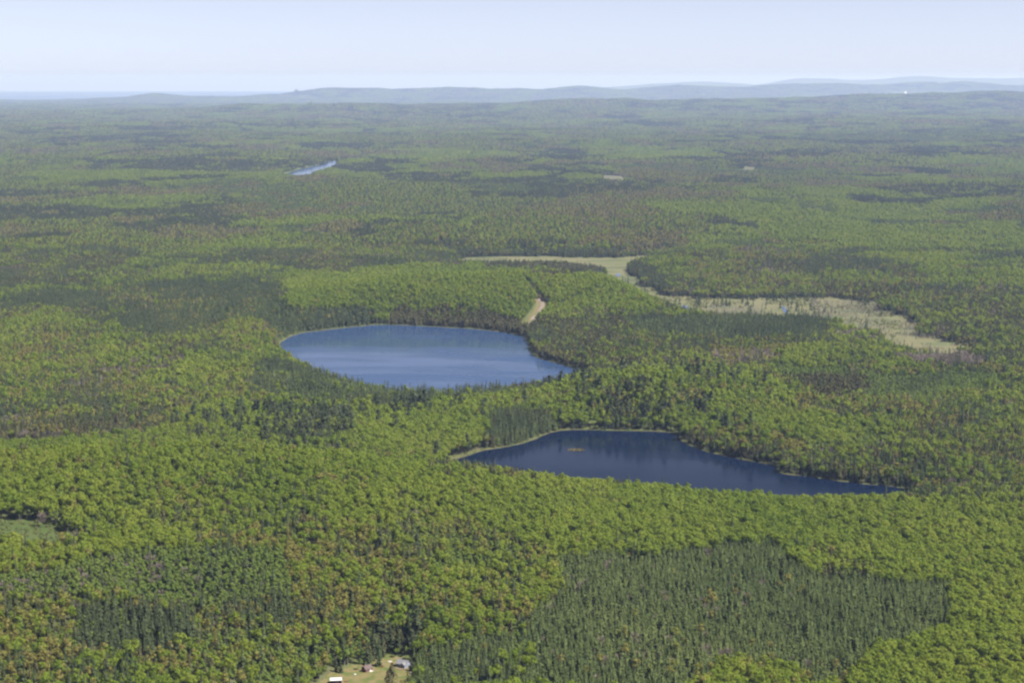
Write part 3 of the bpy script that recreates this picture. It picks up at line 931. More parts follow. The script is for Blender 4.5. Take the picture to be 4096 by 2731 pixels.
# ------------------------------------------------------------------ shrubs on the shores and dead trees in the marsh
sx, sy = scatter(NEARD, 3900, 4.0)
keep = np.zeros(len(sx), bool)
for poly, lo, hi, p in ((UPPER_LAKE, .5, 9, .16), (LOWER_LAKE, .5, 10, .22), (MEADOW, -60, 2, .75), (MARSH, -14, 6, .20), (GLADE, -20, 2, .05), (BOG, -20, 2, .10)):
    sd = poly_sd(sx, sy, poly, 60)
    keep |= (sd > lo) & (sd < hi) & (RNG.uniform(0, 1, len(sx)) < p)
sdm = poly_sd(sx, sy, MARSH, 60)
keep |= (sdm < 0) & (fbm(sx / 55, sy / 55, 131) > .57) & (RNG.uniform(0, 1, len(sx)) < .30)
SHX, SHY = sx[keep], sy[keep]
m = (poly_sd(sx, sy, MARSH, 60) < 0)
pxm, pym = project(sx, sy, 4.0 + 0 * sx)
dead = np.zeros(len(sx), bool)
for poly, p in (([(2820, 1220), (3050, 1225), (3050, 1265), (2830, 1262)], .22), ([(3230, 1195), (3520, 1205), (3530, 1265), (3250, 1262)], .16),
                ([(3180, 1255), (3480, 1270), (3500, 1320), (3420, 1320)], .12), ([(3590, 1285), (3730, 1290), (3720, 1345), (3600, 1345)], .22),
                ([(2560, 1170), (3300, 1190), (3700, 1300), (3900, 1410), (3400, 1300), (2800, 1270)], .012)):
    dead |= m & in_poly(pxm, pym, poly) & (RNG.uniform(0, 1, len(sx)) < p)
bare = m & in_poly(pxm, pym, [(3230, 1195), (3520, 1205), (3530, 1265), (3250, 1262)]) & (RNG.uniform(0, 1, len(sx)) < .22)
bare |= m & in_poly(pxm, pym, [(2830, 1222), (3040, 1228), (3040, 1262), (2840, 1258)]) & (RNG.uniform(0, 1, len(sx)) < .12)
bare |= m & (pxm > 3440) & (fbm(sx / 50, sy / 50, 137) > .52) & (RNG.uniform(0, 1, len(sx)) < .30)
lone = m & (RNG.uniform(0, 1, len(sx)) < .035 * sstep(.45, .62, fbm(sx / 90, sy / 90, 139)))
for X, Y, nm in ((sx[lone], sy[lone], 'spruce_tree'), (SHX, SHY, 'shrub'), (sx[dead], sy[dead], 'dead_tree'), (sx[bare], sy[bare], 'leafless_tree')):
    Z = height(X, Y)
    a, b = project(X, Y, Z + 2)
    TX = np.concatenate([TX, X]); TY = np.concatenate([TY, Y]); TZ = np.concatenate([TZ, Z])
    TK = np.concatenate([TK, np.full(len(X), KI[nm])]); TPX = np.concatenate([TPX, a]); TPY = np.concatenate([TPY, b])
n_all = len(TX)
SDV = np.array([{'maple_tree': .14, 'aspen_tree': .09, 'pine_tree': .12, 'spruce_tree': .18}.get(k, .15) for k in KN])
TS = np.clip(.93 + .10 * (TK == KI['spruce_tree']) + RNG.normal(0, 1, n_all) * SDV[TK], .55, 1.3)
TS *= .92 + .22 * fbm(TX / 60, TY / 60, 111)
small = (TK == KI['leafless_tree']) & (poly_sd(TX, TY, MARSH, 30) < 0)
TS[small] *= .35
TR = RNG.uniform(0, 2 * math.pi, n_all)
TV = RNG.integers(0, NVAR, n_all)
gone = np.zeros(n_all, bool)

# ------------------------------------------------------------------ single trees one can pick out
def tree(kind, x, y, z, s, rz, var, label, group=None, sw=1.0):
    cm, tm, _ = SHAPES[kind][var]
    e = bpy.data.objects.new(kind, None)
    e.empty_display_size = 1.0
    e.location = (x, y, z)
    e.rotation_euler = (0, 0, rz)
    e.scale = (s * sw, s * sw, s)
    C.objects.link(e)
    tag(e, label, {'shrub': 'shrub'}.get(kind, 'tree'), group)
    link('trunk', tm, e)
    link('crown', cm, e)
    return e


HTS = {k: [max(v.co.z for v in s[2].vertices) for s in SHAPES[k][:NVAR]] for k in KN}


def pick(kind, px, py, hgt, label, sw=1.0, Y=None, clear=3.5):
    p = on_ground(px, py) if Y is None else at_y(px, py, Y)
    x, y = float(p[0]), float(p[1]); z = h1(x, y)
    v = random.randrange(NVAR)
    tree(kind, x, y, z, hgt / HTS[kind][v], random.uniform(0, 6.28), v, label, None, sw)
    gone[np.hypot(TX - x, TY - y) < clear] = True


pick('cedar_tree', 1569, 2742, 17.5, 'tall dark olive conifer standing just in front of the grey-roofed house', 1.5)
pick('cedar_tree', 1553, 2748, 13.0, 'shorter dark conifer at the left foot of the tall olive one by the house', 1.4)
pick('spruce_tree', 1516, 2663, 16.0, 'dark spruce alone on the lawn between the brown cabin and grey house', 1.25)
pick('spruce_tree', 1363, 2690, 11.5, 'right one of two small dark spruces behind the white-roofed shed', 1.3)
pick('spruce_tree', 1345, 2688, 9.5, 'left one of two small dark spruces behind the white-roofed shed', 1.3)
pick('aspen_tree', 1446, 2680, 8.0, 'young green tree at the back corner of the brown cabin')
pick('spruce_tree', 1462, 2650, 12.0, 'dark spruce on the lawn edge behind the brown cabin', 1.2)
pick('maple_tree', 1588, 2630, 7.0, 'low round bright green tree behind the grey-roofed house', 1.0)
pick('aspen_tree', 1622, 2628, 8.5, 'slender light green tree right behind the grey-roofed house', .8)
pick('white_pine_tree', 1493, 2626, 18.0, 'dark pine left of three at the forest edge behind the lawn', 1.1, clear=5)
pick('white_pine_tree', 1562, 2612, 19.0, 'dark pine in the middle of three at the forest edge behind the lawn', 1.1, clear=5)
pick('white_pine_tree', 1650, 2616, 20.0, 'dark pine right of three at the forest edge behind the lawn', 1.1, clear=5)
pick('spruce_tree', 1646, 2682, 11.0, 'dark spruce touching the right wall of the grey-roofed house', 1.3)
pick('white_pine_tree', 1520, 2234, 27.0, 'largest dark pine rising among maples on the middle of the near slope', 1.15, clear=6)
pick('white_pine_tree', 1669, 2232, 22.0, 'dark pine standing second to the largest one on the near slope', 1.0, clear=5)
pick('leafless_tree', 168, 2112, 16.0, 'pale leafless tree on the far edge of the round meadow', 1.0)
pick('spruce_tree', 1184, 2376, 17.0, 'single tall dark spruce at the right end of the aspen stand', 1.0)
pick('spruce_tree', 413, 2370, 16.0, 'narrow dark spruce standing alone inside the aspen stand', .9)
pick('cedar_tree', 764, 2290, 13.0, 'brownish conifer alone in the upper part of the aspen stand', 1.0)
for i, (px, py, hg, nm) in enumerate([(928, 1768, 24, 'first'), (1000, 1768, 23, 'second'), (1155, 1778, 28, 'third'), (1232, 1782, 28, 'fourth'), (1290, 1762, 22, 'fifth'), (1353, 1745, 27, 'sixth')]):
    pick('white_pine_tree', px, py, hg, '%s from the left of the tall dark pines in the row beyond the near ridge' % nm, 1.05, Y=1955 + 8 * (i % 3), clear=5)
pick('white_pine_tree', 1868, 1752, 25, 'tall dark pine standing alone left of the young conifers by the lower lake', 1.0, Y=2085, clear=5)
pick('white_pine_tree', 2480, 1560, 19, 'dark pine breaking the skyline of the wooded rise between the two lakes', 1.0, clear=5)

# ------------------------------------------------------------------ the nearest of each kind as trees of their own
DESC = {
    'maple_tree': 'bright green round-crowned broadleaf tree', 'aspen_tree': 'soft green slender broadleaf tree', 'budding_tree': 'yellow-brown budding broadleaf tree',
    'spruce_tree': 'dark narrow pointed spruce', 'pine_tree': 'grey-green plantation pine', 'cedar_tree': 'dark olive column-shaped cedar',
    'white_pine_tree': 'tall dark layered pine', 'leafless_tree': 'grey leafless twiggy tree', 'dead_tree': 'dead grey standing trunk', 'shrub': 'low green shrub',
}
ZONES = [
    ('in the woods beside the cabin lawn', [(1150, 2480), (1720, 2480), (1720, 2800), (1150, 2800)]),
    ('at the left end of the pine plantation', PLANTATION, 0, 1980),
    ('in the left half of the pine plantation', PLANTATION, 1980, 2330),
    ('in the middle of the pine plantation', PLANTATION, 2330, 2700),
    ('in the right half of the pine plantation', PLANTATION, 2700, 3230),
    ('at the right end of the pine plantation', PLANTATION, 3230, 4700),
    ('in the round meadow at the left edge', [(-80, 2090), (300, 2090), (300, 2195), (-80, 2195)]),
    ('in the dark conifer clump low on the left', [(298, 2420), (800, 2420), (800, 2610), (298, 2610)]),
    ('in the bottom left corner woods', [(-500, 2380), (620, 2380), (620, 2900), (-500, 2900)]),
    ('in the smooth aspen stand on the left', [(-500, 2190), (1190, 2190), (1190, 2420), (-500, 2420)]),
    ('between the left conifer clump and the cabin lawn', [(600, 2380), (1160, 2380), (1160, 2900), (600, 2900)]),
    ('on the near slope left of the pine plantation', [(1150, 2050), (2260, 2050), (2260, 2500), (1150, 2500)]),
    ('in the patch below the plantation at the bottom edge', [(2600, 2600), (3330, 2600), (3330, 2900), (2600, 2900)]),
    ('in the bottom right corner woods', [(3300, 2540), (4700, 2540), (4700, 2900), (3300, 2900)]),
    ('on the near slope right of the pine plantation', [(3500, 2200), (4700, 2200), (4700, 2560), (3500, 2560)]),
    ('on the near slope just above the pine plantation', [(2200, 2100), (3600, 2100), (3600, 2320), (2200, 2320)]),
    ('on the crest before the lower lake', [(1700, 1830), (4700, 1950), (4700, 2210), (1700, 2120)]),
    ('on the left part of the near ridge', [(-500, 1730), (1750, 1730), (1750, 2200), (-500, 2200)]),
    ('along the left shore of the lower lake', [(1750, 1600), (2250, 1600), (2250, 1850), (1750, 1850)]),
    ('on the right shore of the lower lake', [(2700, 1700), (3720, 1700), (3720, 2010), (2700, 2010)]),
    ('on the rise between the two lakes', [(1400, 1460), (3050, 1460), (3050, 1760), (1400, 1760)]),
    ('in the mixed woods right of the lower lake', [(3000, 1430), (4700, 1430), (4700, 2000), (3000, 2000)]),
    ('in the mixed woods beyond the near ridge on the left', [(-500, 1380), (1420, 1380), (1420, 1790), (-500, 1790)]),
    ('around the upper lake', [(1050, 1200), (2450, 1200), (2450, 1600), (1050, 1600)]),
    ('in the upper arm of the pale marsh', [(1800, 1000), (2640, 1000), (2640, 1185), (1800, 1100)]),
    ('in the middle of the pale marsh', [(2600, 1100), (3200, 1150), (3200, 1290), (2600, 1290)]),
    ('at the right end of the pale marsh', [(3200, 1150), (4100, 1150), (4100, 1470), (3500, 1470), (3200, 1290)]),
    ('in or beside the pale marsh', [(1800, 1000), (4100, 1000), (4100, 1470), (2450, 1470), (2450, 1240), (1800, 1100)]),
    ('in the woods beyond the upper lake', [(-900, -900), (6000, -900), (6000, 4000), (-900, 4000)]),
]
zone = np.full(n_all, -1)
for i, (nm, poly, *xr) in enumerate(ZONES):
    m = in_poly(TPX, TPY, poly) & (zone < 0)
    if xr:
        m &= (TPX >= xr[0]) & (TPX < xr[1])
    zone[m] = i
tops = project(TX, TY, TZ + 13 * TS)
in_frame = (TPX > 12) & (TPX < 4084) & (tops[1] < 2715) & (tops[1] > 0)
DIST = np.hypot(TX, TY)
# hidden behind the near ridge: sample the land along the sight line to each tree top
hid = np.zeros(n_all, bool)
for f in np.linspace(.80, .985, 16):
    zl = CAMZ + (TZ + 14 * TS - CAMZ) * f
    hid |= (height(TX * f, TY * f) + 12) > zl
single = np.zeros(n_all, bool)
for k, kd in enumerate(KN):
    ii = np.nonzero((TK == k) & in_frame & ~gone & ~hid)[0]
    lim = 285 if kd != 'white_pine_tree' else 270
    ii = ii[np.argsort(DIST[ii])][:lim]
    for i in ii:
        z = ZONES[zone[i]][0]
        s = float(TS[i])
        zs = ('small ' if s < .82 else 'large ' if s > 1.08 else '')
        if zs and DESC[kd].split()[0] in ('tall', 'low'):
            zs = ''
        tree(kd, float(TX[i]), float(TY[i]), float(TZ[i]), s, float(TR[i]), int(TV[i]), zs + DESC[kd] + ' ' + z, zs + kd.replace('_', ' ') + 's ' + z)
    single[ii] = True

# ------------------------------------------------------------------ the rest of the forest, one mass for each kind
def scatter_nodes(name, sources):
    g = bpy.data.node_groups.new(name, 'GeometryNodeTree')
    g.interface.new_socket('Geometry', in_out='INPUT', socket_type='NodeSocketGeometry')
    g.interface.new_socket('Geometry', in_out='OUTPUT', socket_type='NodeSocketGeometry')
    N, L = g.nodes, g.links
    gi = N.new('NodeGroupInput'); go = N.new('NodeGroupOutput')
    jn = N.new('GeometryNodeJoinGeometry')

    def attr(nm, ty):
        a = N.new('GeometryNodeInputNamedAttribute'); a.data_type = ty; a.inputs[0].default_value = nm
        return a.outputs[0]
    var, rot, scl = attr('var', 'INT'), attr('rot', 'FLOAT_VECTOR'), attr('scl', 'FLOAT_VECTOR')
    for i, src in enumerate(sources):
        oi = N.new('GeometryNodeObjectInfo'); oi.inputs[0].default_value = src; oi.inputs['As Instance'].default_value = False
        cmp_ = N.new('FunctionNodeCompare'); cmp_.data_type = 'INT'; cmp_.operation = 'EQUAL'
        L.new(var, cmp_.inputs[2]); cmp_.inputs[3].default_value = i
        ip = N.new('GeometryNodeInstanceOnPoints')
        L.new(gi.outputs[0], ip.inputs['Points']); L.new(cmp_.outputs[0], ip.inputs['Selection'])
        L.new(oi.outputs['Geometry'], ip.inputs['Instance'])
        L.new(rot, ip.inputs['Rotation']); L.new(scl, ip.inputs['Scale'])
        L.new(ip.outputs[0], jn.inputs[0])
    L.new(jn.outputs[0], go.inputs[0])
    return g


def mass(name, P, rot, scl, var, meshes, label, cat):
    me = bpy.data.meshes.new(name)
    me.vertices.add(len(P)); me.vertices.foreach_set('co', np.asarray(P, np.float32).ravel())
    for nm, ty, dat, key in (('var', 'INT', np.asarray(var, np.int32), 'value'), ('rot', 'FLOAT_VECTOR', np.asarray(rot, np.float32).ravel(), 'vector'), ('scl', 'FLOAT_VECTOR', np.asarray(scl, np.float32).ravel(), 'vector')):
        a = me.attributes.new(nm, ty, 'POINT'); a.data.foreach_set(key, dat)
    o = link(name, me)
    src = [bpy.data.objects.new(name + '_shape', m) for m in meshes]
    md = o.modifiers.new('scatter', 'NODES'); md.node_group = scatter_nodes(name, src)
    o['kind'] = 'stuff'
    tag(o, label, cat)
    return o


NICE = {'maple_tree': ('maple_forest', 'bright green broadleaf forest covering the ridges and slopes'),
        'aspen_tree': ('aspen_forest', 'soft green smooth-textured aspen woods in stands across the land'),
        'budding_tree': ('budding_forest', 'yellow-brown budding trees mixed through the green forest'),
        'spruce_tree': ('spruce_forest', 'dark pointed spruces scattered and massed through the forest'),
        'pine_tree': ('pine_forest', 'dense grey-green plantation pines in large even stands'),
        'cedar_tree': ('cedar_forest', 'dark olive cedars massed on the shores and wet ground'),
        'white_pine_tree': ('white_pine_forest', 'tall dark pines standing above the other trees farther off'),
        'leafless_tree': ('leafless_forest', 'grey-purple leafless trees in patches through the forest'),
        'dead_tree': ('dead_forest', 'grey dead trunks standing in the marsh'),
        'shrub': ('shrubbery', 'low green shrubs along the shores and marsh edges')}
for k, kd in enumerate(KN):
    ii = np.nonzero((TK == k) & ~gone & ~single)[0]
    if not len(ii):
        continue
    far = DIST[ii] > 2250
    var = TV[ii] + NVAR * far
    P = np.stack([TX[ii], TY[ii], TZ[ii]], 1)
    tilt = RNG.normal(size=(len(ii), 2)) * .03
    rot = np.concatenate([tilt, TR[ii][:, None]], 1)
    wd = RNG.uniform(.82, 1.2, len(ii))
    scl = np.stack([TS[ii] * wd, TS[ii] * wd, TS[ii]], 1)
    nm, lab = NICE[kd]
    mass(nm, P, rot, scl, var, [s[2] for s in SHAPES[kd]], lab, 'forest')

# ------------------------------------------------------------------ the forest towards the horizon, in blocks of many trees
FM = sorted({KIND[k][0] for k in KN}) + ['bark_grey', 'bark_brown']
MIXES = {'green': W(maple=.80, aspen=.07, bud=.07, spruce=.06), 'mixed': W(maple=.28, bud=.22, aspen=.12, spruce=.22, cedar=.10, bare=.06),
         'conifer': W(spruce=.62, pine=.2, cedar=.1, bud=.08), 'smooth': W(aspen=.5, pine=.5), 'brown': W(bare=.55, bud=.22, spruce=.18, cedar=.05)}
MK = list(MIXES)
BLOCK = 38.0
BM = []
for mk in MK:
    for v in range(4):
        Vs, Fs, Ms, Ts, n0 = [], [], [], [], 0
        g = 5.6
        for gx in np.arange(-BLOCK / 2, BLOCK / 2, g):
            for gy in np.arange(-BLOCK / 2, BLOCK / 2, g):
                kd = KN[rng.choice(len(KN), p=MIXES[mk])]
                if rng.uniform() > min(1, (g / KIND[kd][2]) ** 2) + .1:
                    continue
                V, Fc, fm = RAW[kd][rng.integers(NVAR)]
                sel = np.nonzero(fm == 0)[0]
                if len(sel) > 44:
                    sel = rng.choice(sel, 44, replace=False)
                F2 = Fc[sel]
                V2 = V[F2.ravel()].copy()
                c = V2.reshape(-1, 4, 3).mean(1, keepdims=True)
                if kd != 'leafless_tree':
                    V2 = (c + (V2.reshape(-1, 4, 3) - c) * 1.45).reshape(-1, 3)
                a = rng.uniform(0, 6.28); s = np.clip(rng.normal(.93, .2), .5, 1.35)
                ca, sa = math.cos(a), math.sin(a)
                V2 = np.stack([(V2[:, 0] * ca - V2[:, 1] * sa) * s + gx + rng.uniform(-.5, .5) * g, (V2[:, 0] * sa + V2[:, 1] * ca) * s + gy + rng.uniform(-.5, .5) * g, V2[:, 2] * s], 1)
                nf = len(F2)
                Vs.append(V2); Fs.append(np.arange(nf * 4).reshape(nf, 4) + n0); Ms.append(np.full(nf, FM.index(KIND[kd][0]))); Ts.append(np.full(nf * 4, rng.uniform())); n0 += nf * 4
        BM.append(mesh_from('forest_block', np.concatenate(Vs), np.concatenate(Fs), FM, np.concatenate(Ms), np.concatenate(Ts)))
FAR_STANDS = [  # outlines in the photograph of the big far stands
    ([(550, 655), (760, 640), (1150, 640), (1350, 625), (1480, 640), (1360, 650), (1200, 672), (960, 690), (560, 690)], 'conifer'),
    ([(2850, 600), (3080, 600), (3440, 600), (3440, 630), (2850, 640)], 'conifer'),
    ([(2860, 632), (3440, 622), (3440, 640), (2860, 645)], 'brown'),
    ([(2980, 655), (3220, 650), (3230, 672), (2990, 675)], 'brown'),
    ([(2700, 672), (3300, 672), (3300, 705), (2700, 705)], 'smooth'),
    ([(3550, 590), (3900, 590), (3900, 625), (3550, 625)], 'conifer'),
    ([(0, 630), (340, 645), (340, 665), (0, 668)], 'smooth'),
    ([(800, 760), (1250, 740), (1300, 800), (1150, 840), (850, 800)], 'smooth'),
    ([(640, 830), (900, 780), (960, 870), (1050, 920), (840, 910)], 'conifer'),
    ([(1800, 730), (2250, 720), (2300, 760), (1900, 780)], 'smooth'),
    ([(2150, 730), (2600, 725), (2650, 760), (2200, 765)], 'conifer'),
    ([(3450, 755), (3800, 740), (4096, 745), (4096, 790), (3700, 800)], 'conifer'),
    ([(3300, 690), (3600, 680), (3620, 695), (3320, 705)], 'brown'),
    ([(1500, 905), (2600, 880), (2750, 930), (2400, 950), (1500, 985)], 'mixed'),
    ([(2330, 910), (2500, 905), (2520, 935), (2340, 935)], 'brown'),
    ([(480, 510), (980, 495), (1300, 480), (1300, 495), (900, 520), (500, 525)], 'conifer'),
    ([(1570, 435), (2000, 425), (2000, 442), (1570, 445)], 'conifer'),
    ([(1780, 452), (2100, 448), (2100, 465), (1780, 468)], 'conifer'),
    ([(2530, 425), (2950, 420), (3550, 400), (3600, 412), (2950, 430), (2540, 438)], 'conifer'),
    ([(3100, 540), (3700, 520), (4096, 510), (4096, 550), (3300, 565)], 'smooth'),
]
CLEARINGS = [ground_poly(p, z, 1) for p, z in (
    ([(2400, 694), (2490, 694), (2492, 716), (2415, 714)], 33.0), ([(2975, 668), (3010, 668), (3010, 678), (2976, 680)], 17.0))]
WBP = on_ground(3622, 373, 14)
bx, by, bs, bv, bz = [], [], [], [], []
for d0, d1, sc in ((FARD - 8, 9000, 1.0), (9000, 15500, 1.6), (15500, 23000, 2.7), (23000, 32000, 3.6), (32000, 50000, 5.0)):
    g = BLOCK * .93 * sc
    x, y = scatter(d0, d1, g)
    z = height(x, y)
    px, py = project(x, y, z + 8)
    n1 = fbm(x / 620, y / 1300, 151); n2 = fbm(x / 330, y / 480, 161); n3 = fbm(x / 300, y / 500, 171)
    k = np.where(n1 > .53, 0, 1)
    k = np.where(n2 > .59, 2, k)
    k = np.where((n2 < .40) & (n3 > .5), 3, k)
    k = np.where(n3 > .60, 4, k)
    k = np.where(RNG.uniform(0, 1, len(x)) < .06, RNG.integers(0, 3, len(x)), k)
    wx = (fbm(x / 260, y / 420, 181) - .5) * 260; wy = (fbm(x / 260, y / 420, 185) - .5) * 42
    for poly, nm in FAR_STANDS:
        k = np.where(in_poly(px + wx, py + wy, poly) & (RNG.uniform(0, 1, len(x)) < .72), MK.index(nm), k)
    ok = (poly_sd(x, y, FAR_POND, 80) > BLOCK * .55) & (poly_sd(x, y, MARSH, 80) > BLOCK * .55) & (z > -150)
    ok &= np.hypot(x - WBP[0], y - WBP[1]) > 480
    for p in CLEARINGS:
        ok &= poly_sd(x, y, p, 80) > BLOCK * .45
    bx.append(x[ok]); by.append(y[ok]); bz.append(z[ok]); bv.append((k * 4 + RNG.integers(0, 4, len(x)))[ok]); bs.append(np.full(ok.sum(), sc))
bx, by, bz, bv, bs = map(np.concatenate, (bx, by, bz, bv, bs))
# lie each block along the slope
e = 12.0
gxs = (height(bx + e, by) - height(bx - e, by)) / (2 * e); gys = (height(bx, by + e) - height(bx, by - e)) / (2 * e)
rz = np.zeros(len(bx))
rot = np.stack([np.arctan(gys), -np.arctan(gxs), rz], 1)
hs = RNG.uniform(.85, 1.15, len(bx)) * (1 + .12 * (bs - 1))
flip = RNG.choice([-1, 1], (2, len(bx)))
mass('distant_forest', np.stack([bx, by, bz - .5], 1), rot, np.stack([bs * flip[0], bs * flip[1], hs], 1), bv, BM, 'hazy green and dark forest rolling away to the horizon', 'forest')
for i, p in enumerate(CLEARINGS):
    sheet('clearing', lambda x, y, p=p: poly_sd(x, y, p, 60) < 12, bb(p, 14), 8.0, 1.0, 'clearing_soil')
print('blocks', len(bx))
# ------------------------------------------------------------------ cabins and what lies on the lawn
plain('cabin_log', [(0.10, 0.040, 0.028), (0.15, 0.058, 0.040)], 3.0, stretch=(1, 1, 6))
plain('cabin_roof', [(0.0731, 0.0533, 0.0516), (0.0989, 0.0731, 0.0688)], 1.4)
plain('house_siding', [(0.17, 0.19, 0.25), (0.20, 0.22, 0.28)], 1.0, stretch=(1, 1, 8))
plain('house_roof', [(0.1161, 0.1161, 0.1290), (0.1419, 0.1419, 0.1548)], 1.5)
plain('white_paint', [(0.45, 0.45, 0.45), (0.52, 0.52, 0.51)], 1.0, rough=.5)
plain('far_white', [(0.78, 0.78, 0.78), (0.80, 0.80, 0.80)], 1.0, rough=.5)
plain('shed_wall', [(0.055, 0.026, 0.026), (0.085, 0.035, 0.032)], 2.0)
plain('white_metal', [(0.40, 0.41, 0.42), (0.48, 0.49, 0.50)], .8, rough=.45)
plain('deck_wood', [(0.17, 0.115, 0.07), (0.21, 0.145, 0.09)], 2.0)
plain('glass_dark', [(0.02, 0.025, 0.03), (0.03, 0.035, 0.045)], 1.0, rough=.1, spec=.5)
plain('red_paint', [(0.16, 0.03, 0.022), (0.20, 0.04, 0.03)], 2.0, rough=.5)
plain('rubber', [(0.02, 0.02, 0.02), (0.03, 0.03, 0.03)], 2.0)
plain('log_end', [(0.20, 0.09, 0.055), (0.28, 0.14, 0.09)], 3.0)
plain('stone', [(0.18, 0.17, 0.16), (0.27, 0.25, 0.24)], 3.0)


class MB:
    """boxes, prisms and bars gathered into one mesh object"""
    def __init__(s):
        s.V, s.F = [], []

    def hexa(s, c):
        n = len(s.V)
        s.V += [tuple(v) for v in c]
        s.F += [tuple(n + i for i in f) for f in ((0, 3, 2, 1), (4, 5, 6, 7), (0, 1, 5, 4), (1, 2, 6, 5), (2, 3, 7, 6), (3, 0, 4, 7))]
        return s

    def box(s, x0, x1, y0, y1, z0, z1):
        return s.hexa([(x0, y0, z0), (x1, y0, z0), (x1, y1, z0), (x0, y1, z0), (x0, y0, z1), (x1, y0, z1), (x1, y1, z1), (x0, y1, z1)])

    def slab(s, a, b, c, d, t):
        """four corners counter-clockwise seen from above, thickness t downwards"""
        lo = [(p[0], p[1], p[2] - t) for p in (a, b, c, d)]
        return s.hexa(lo + [a, b, c, d])

    def gable(s, x, y0, y1, z0, zr, t):
        """triangular wall piece at x, thickness t"""
        n = len(s.V)
        ym = (y0 + y1) / 2
        for xx in (x, x + t):
            s.V += [(xx, y0, z0), (xx, y1, z0), (xx, ym, zr)]
        s.F += [(n, n + 2, n + 1), (n + 3, n + 4, n + 5), (n, n + 1, n + 4, n + 3), (n + 1, n + 2, n + 5, n + 4), (n + 2, n, n + 3, n + 5)]
        return s

    def rod(s, p0, p1, r, k=8):
        p0, p1 = Vector(p0), Vector(p1)
        d = (p1 - p0).normalized(); a = d.orthogonal().normalized(); b = d.cross(a)
        n = len(s.V)
        for p in (p0, p1):
            for i in range(k):
                t = 2 * math.pi * i / k
                s.V.append(tuple(p + (a * math.cos(t) + b * math.sin(t)) * r))
        s.F += [(n + i, n + (i + 1) % k, n + k + (i + 1) % k, n + k + i) for i in range(k)]
        s.F += [tuple(n + i for i in reversed(range(k))), tuple(n + k + i for i in range(k))]
        return s

    def build(s, name, mat, parent=None):
        me = bpy.data.meshes.new(name)
        me.from_pydata(s.V, [], s.F)
        me.materials.append(MATS[mat])
        me.update()
        return link(name, me, parent)


def thing(name, px, py, rz, label, cat, z=None):
    p = on_ground(px, py)
    e = bpy.data.objects.new(name, None)
    e.location = (p[0], p[1], (h1(p[0], p[1]) if z is None else z) + .06)
    e.rotation_euler = (0, 0, rad(rz))
    C.objects.link(e)
    return tag(e, label, cat)


def window(parent, x0, x1, z0, z1, y, s=-1):
    """window in a wall facing local y direction s"""
    a, b = sorted((y, y + s * .06))
    f = MB()
    f.box(x0 - .1, x1 + .1, a, b, z1, z1 + .12).box(x0 - .1, x1 + .1, a, b, z0 - .12, z0).box(x0 - .1, x0, a, b, z0, z1).box(x1, x1 + .1, a, b, z0, z1)
    o = f.build('window', 'white_paint', parent)
    MB().box(x0, x1, *sorted((y + s * .01, y + s * .03)), z0, z1).build('pane', 'glass_dark', o)
    return o


# brown cabin
cb = thing('cabin', 1468, 2683, 44, 'small brown cabin with mauve gable roof and white door on the lawn', 'cabin')
L_, D_, Hw, Rr = 6.2, 4.8, 2.5, 1.9
wm = MB().box(-L_ / 2, L_ / 2, -D_ / 2, -D_ / 2 + .2, 0, Hw).box(-L_ / 2, L_ / 2, D_ / 2 - .2, D_ / 2, 0, Hw)
wm.box(-L_ / 2, -L_ / 2 + .2, -D_ / 2 + .2, D_ / 2 - .2, 0, Hw).box(L_ / 2 - .2, L_ / 2, -D_ / 2 + .2, D_ / 2 - .2, 0, Hw)
wm.gable(-L_ / 2, -D_ / 2, D_ / 2, Hw, Hw + Rr - .12, .2).gable(L_ / 2 - .2, -D_ / 2, D_ / 2, Hw, Hw + Rr - .12, .2)
wm.build('wall', 'cabin_log', cb)
ov = .55
sl = Rr / (D_ / 2)
ez = Hw - sl * ov + .1
for sgn in (-1, 1):
    y = sgn * (D_ / 2 + ov)
    pts = [(-L_ / 2 - .5, y, ez), (L_ / 2 + .5, y, ez), (L_ / 2 + .5, 0, Hw + Rr + .1), (-L_ / 2 - .5, 0, Hw + Rr + .1)]
    if sgn > 0:
        pts = pts[::-1]
    MB().slab(*pts, .14).build('roof', 'cabin_roof', cb)
dr = MB().box(.75, 1.75, -D_ / 2 - .06, -D_ / 2 - .004, .25, 2.25).build('door', 'white_paint', cb)
MB().box(1.58, 1.66, -D_ / 2 - .11, -D_ / 2 - .062, 1.15, 1.28).build('handle', 'rubber', dr)
window(cb, -1.9, -.8, 1.0, 1.9, -D_ / 2)
MB().box(.2, 2.9, -D_ / 2 - 1.4, -D_ / 2 - .07, 0, .22).build('porch', 'white_paint', cb)
MB().box(-1.2, -.7, .5, 1.0, Hw + Rr * .5, Hw + Rr + .6).build('chimney', 'stone', cb)
gw = MB().box(-L_ / 2 - .05, -L_ / 2 - .004, -.5, .5, 1.0, 1.9).build('window', 'white_paint', cb)
MB().box(-L_ / 2 - .08, -L_ / 2 - .054, -.4, .4, 1.1, 1.8).build('pane', 'glass_dark', gw)

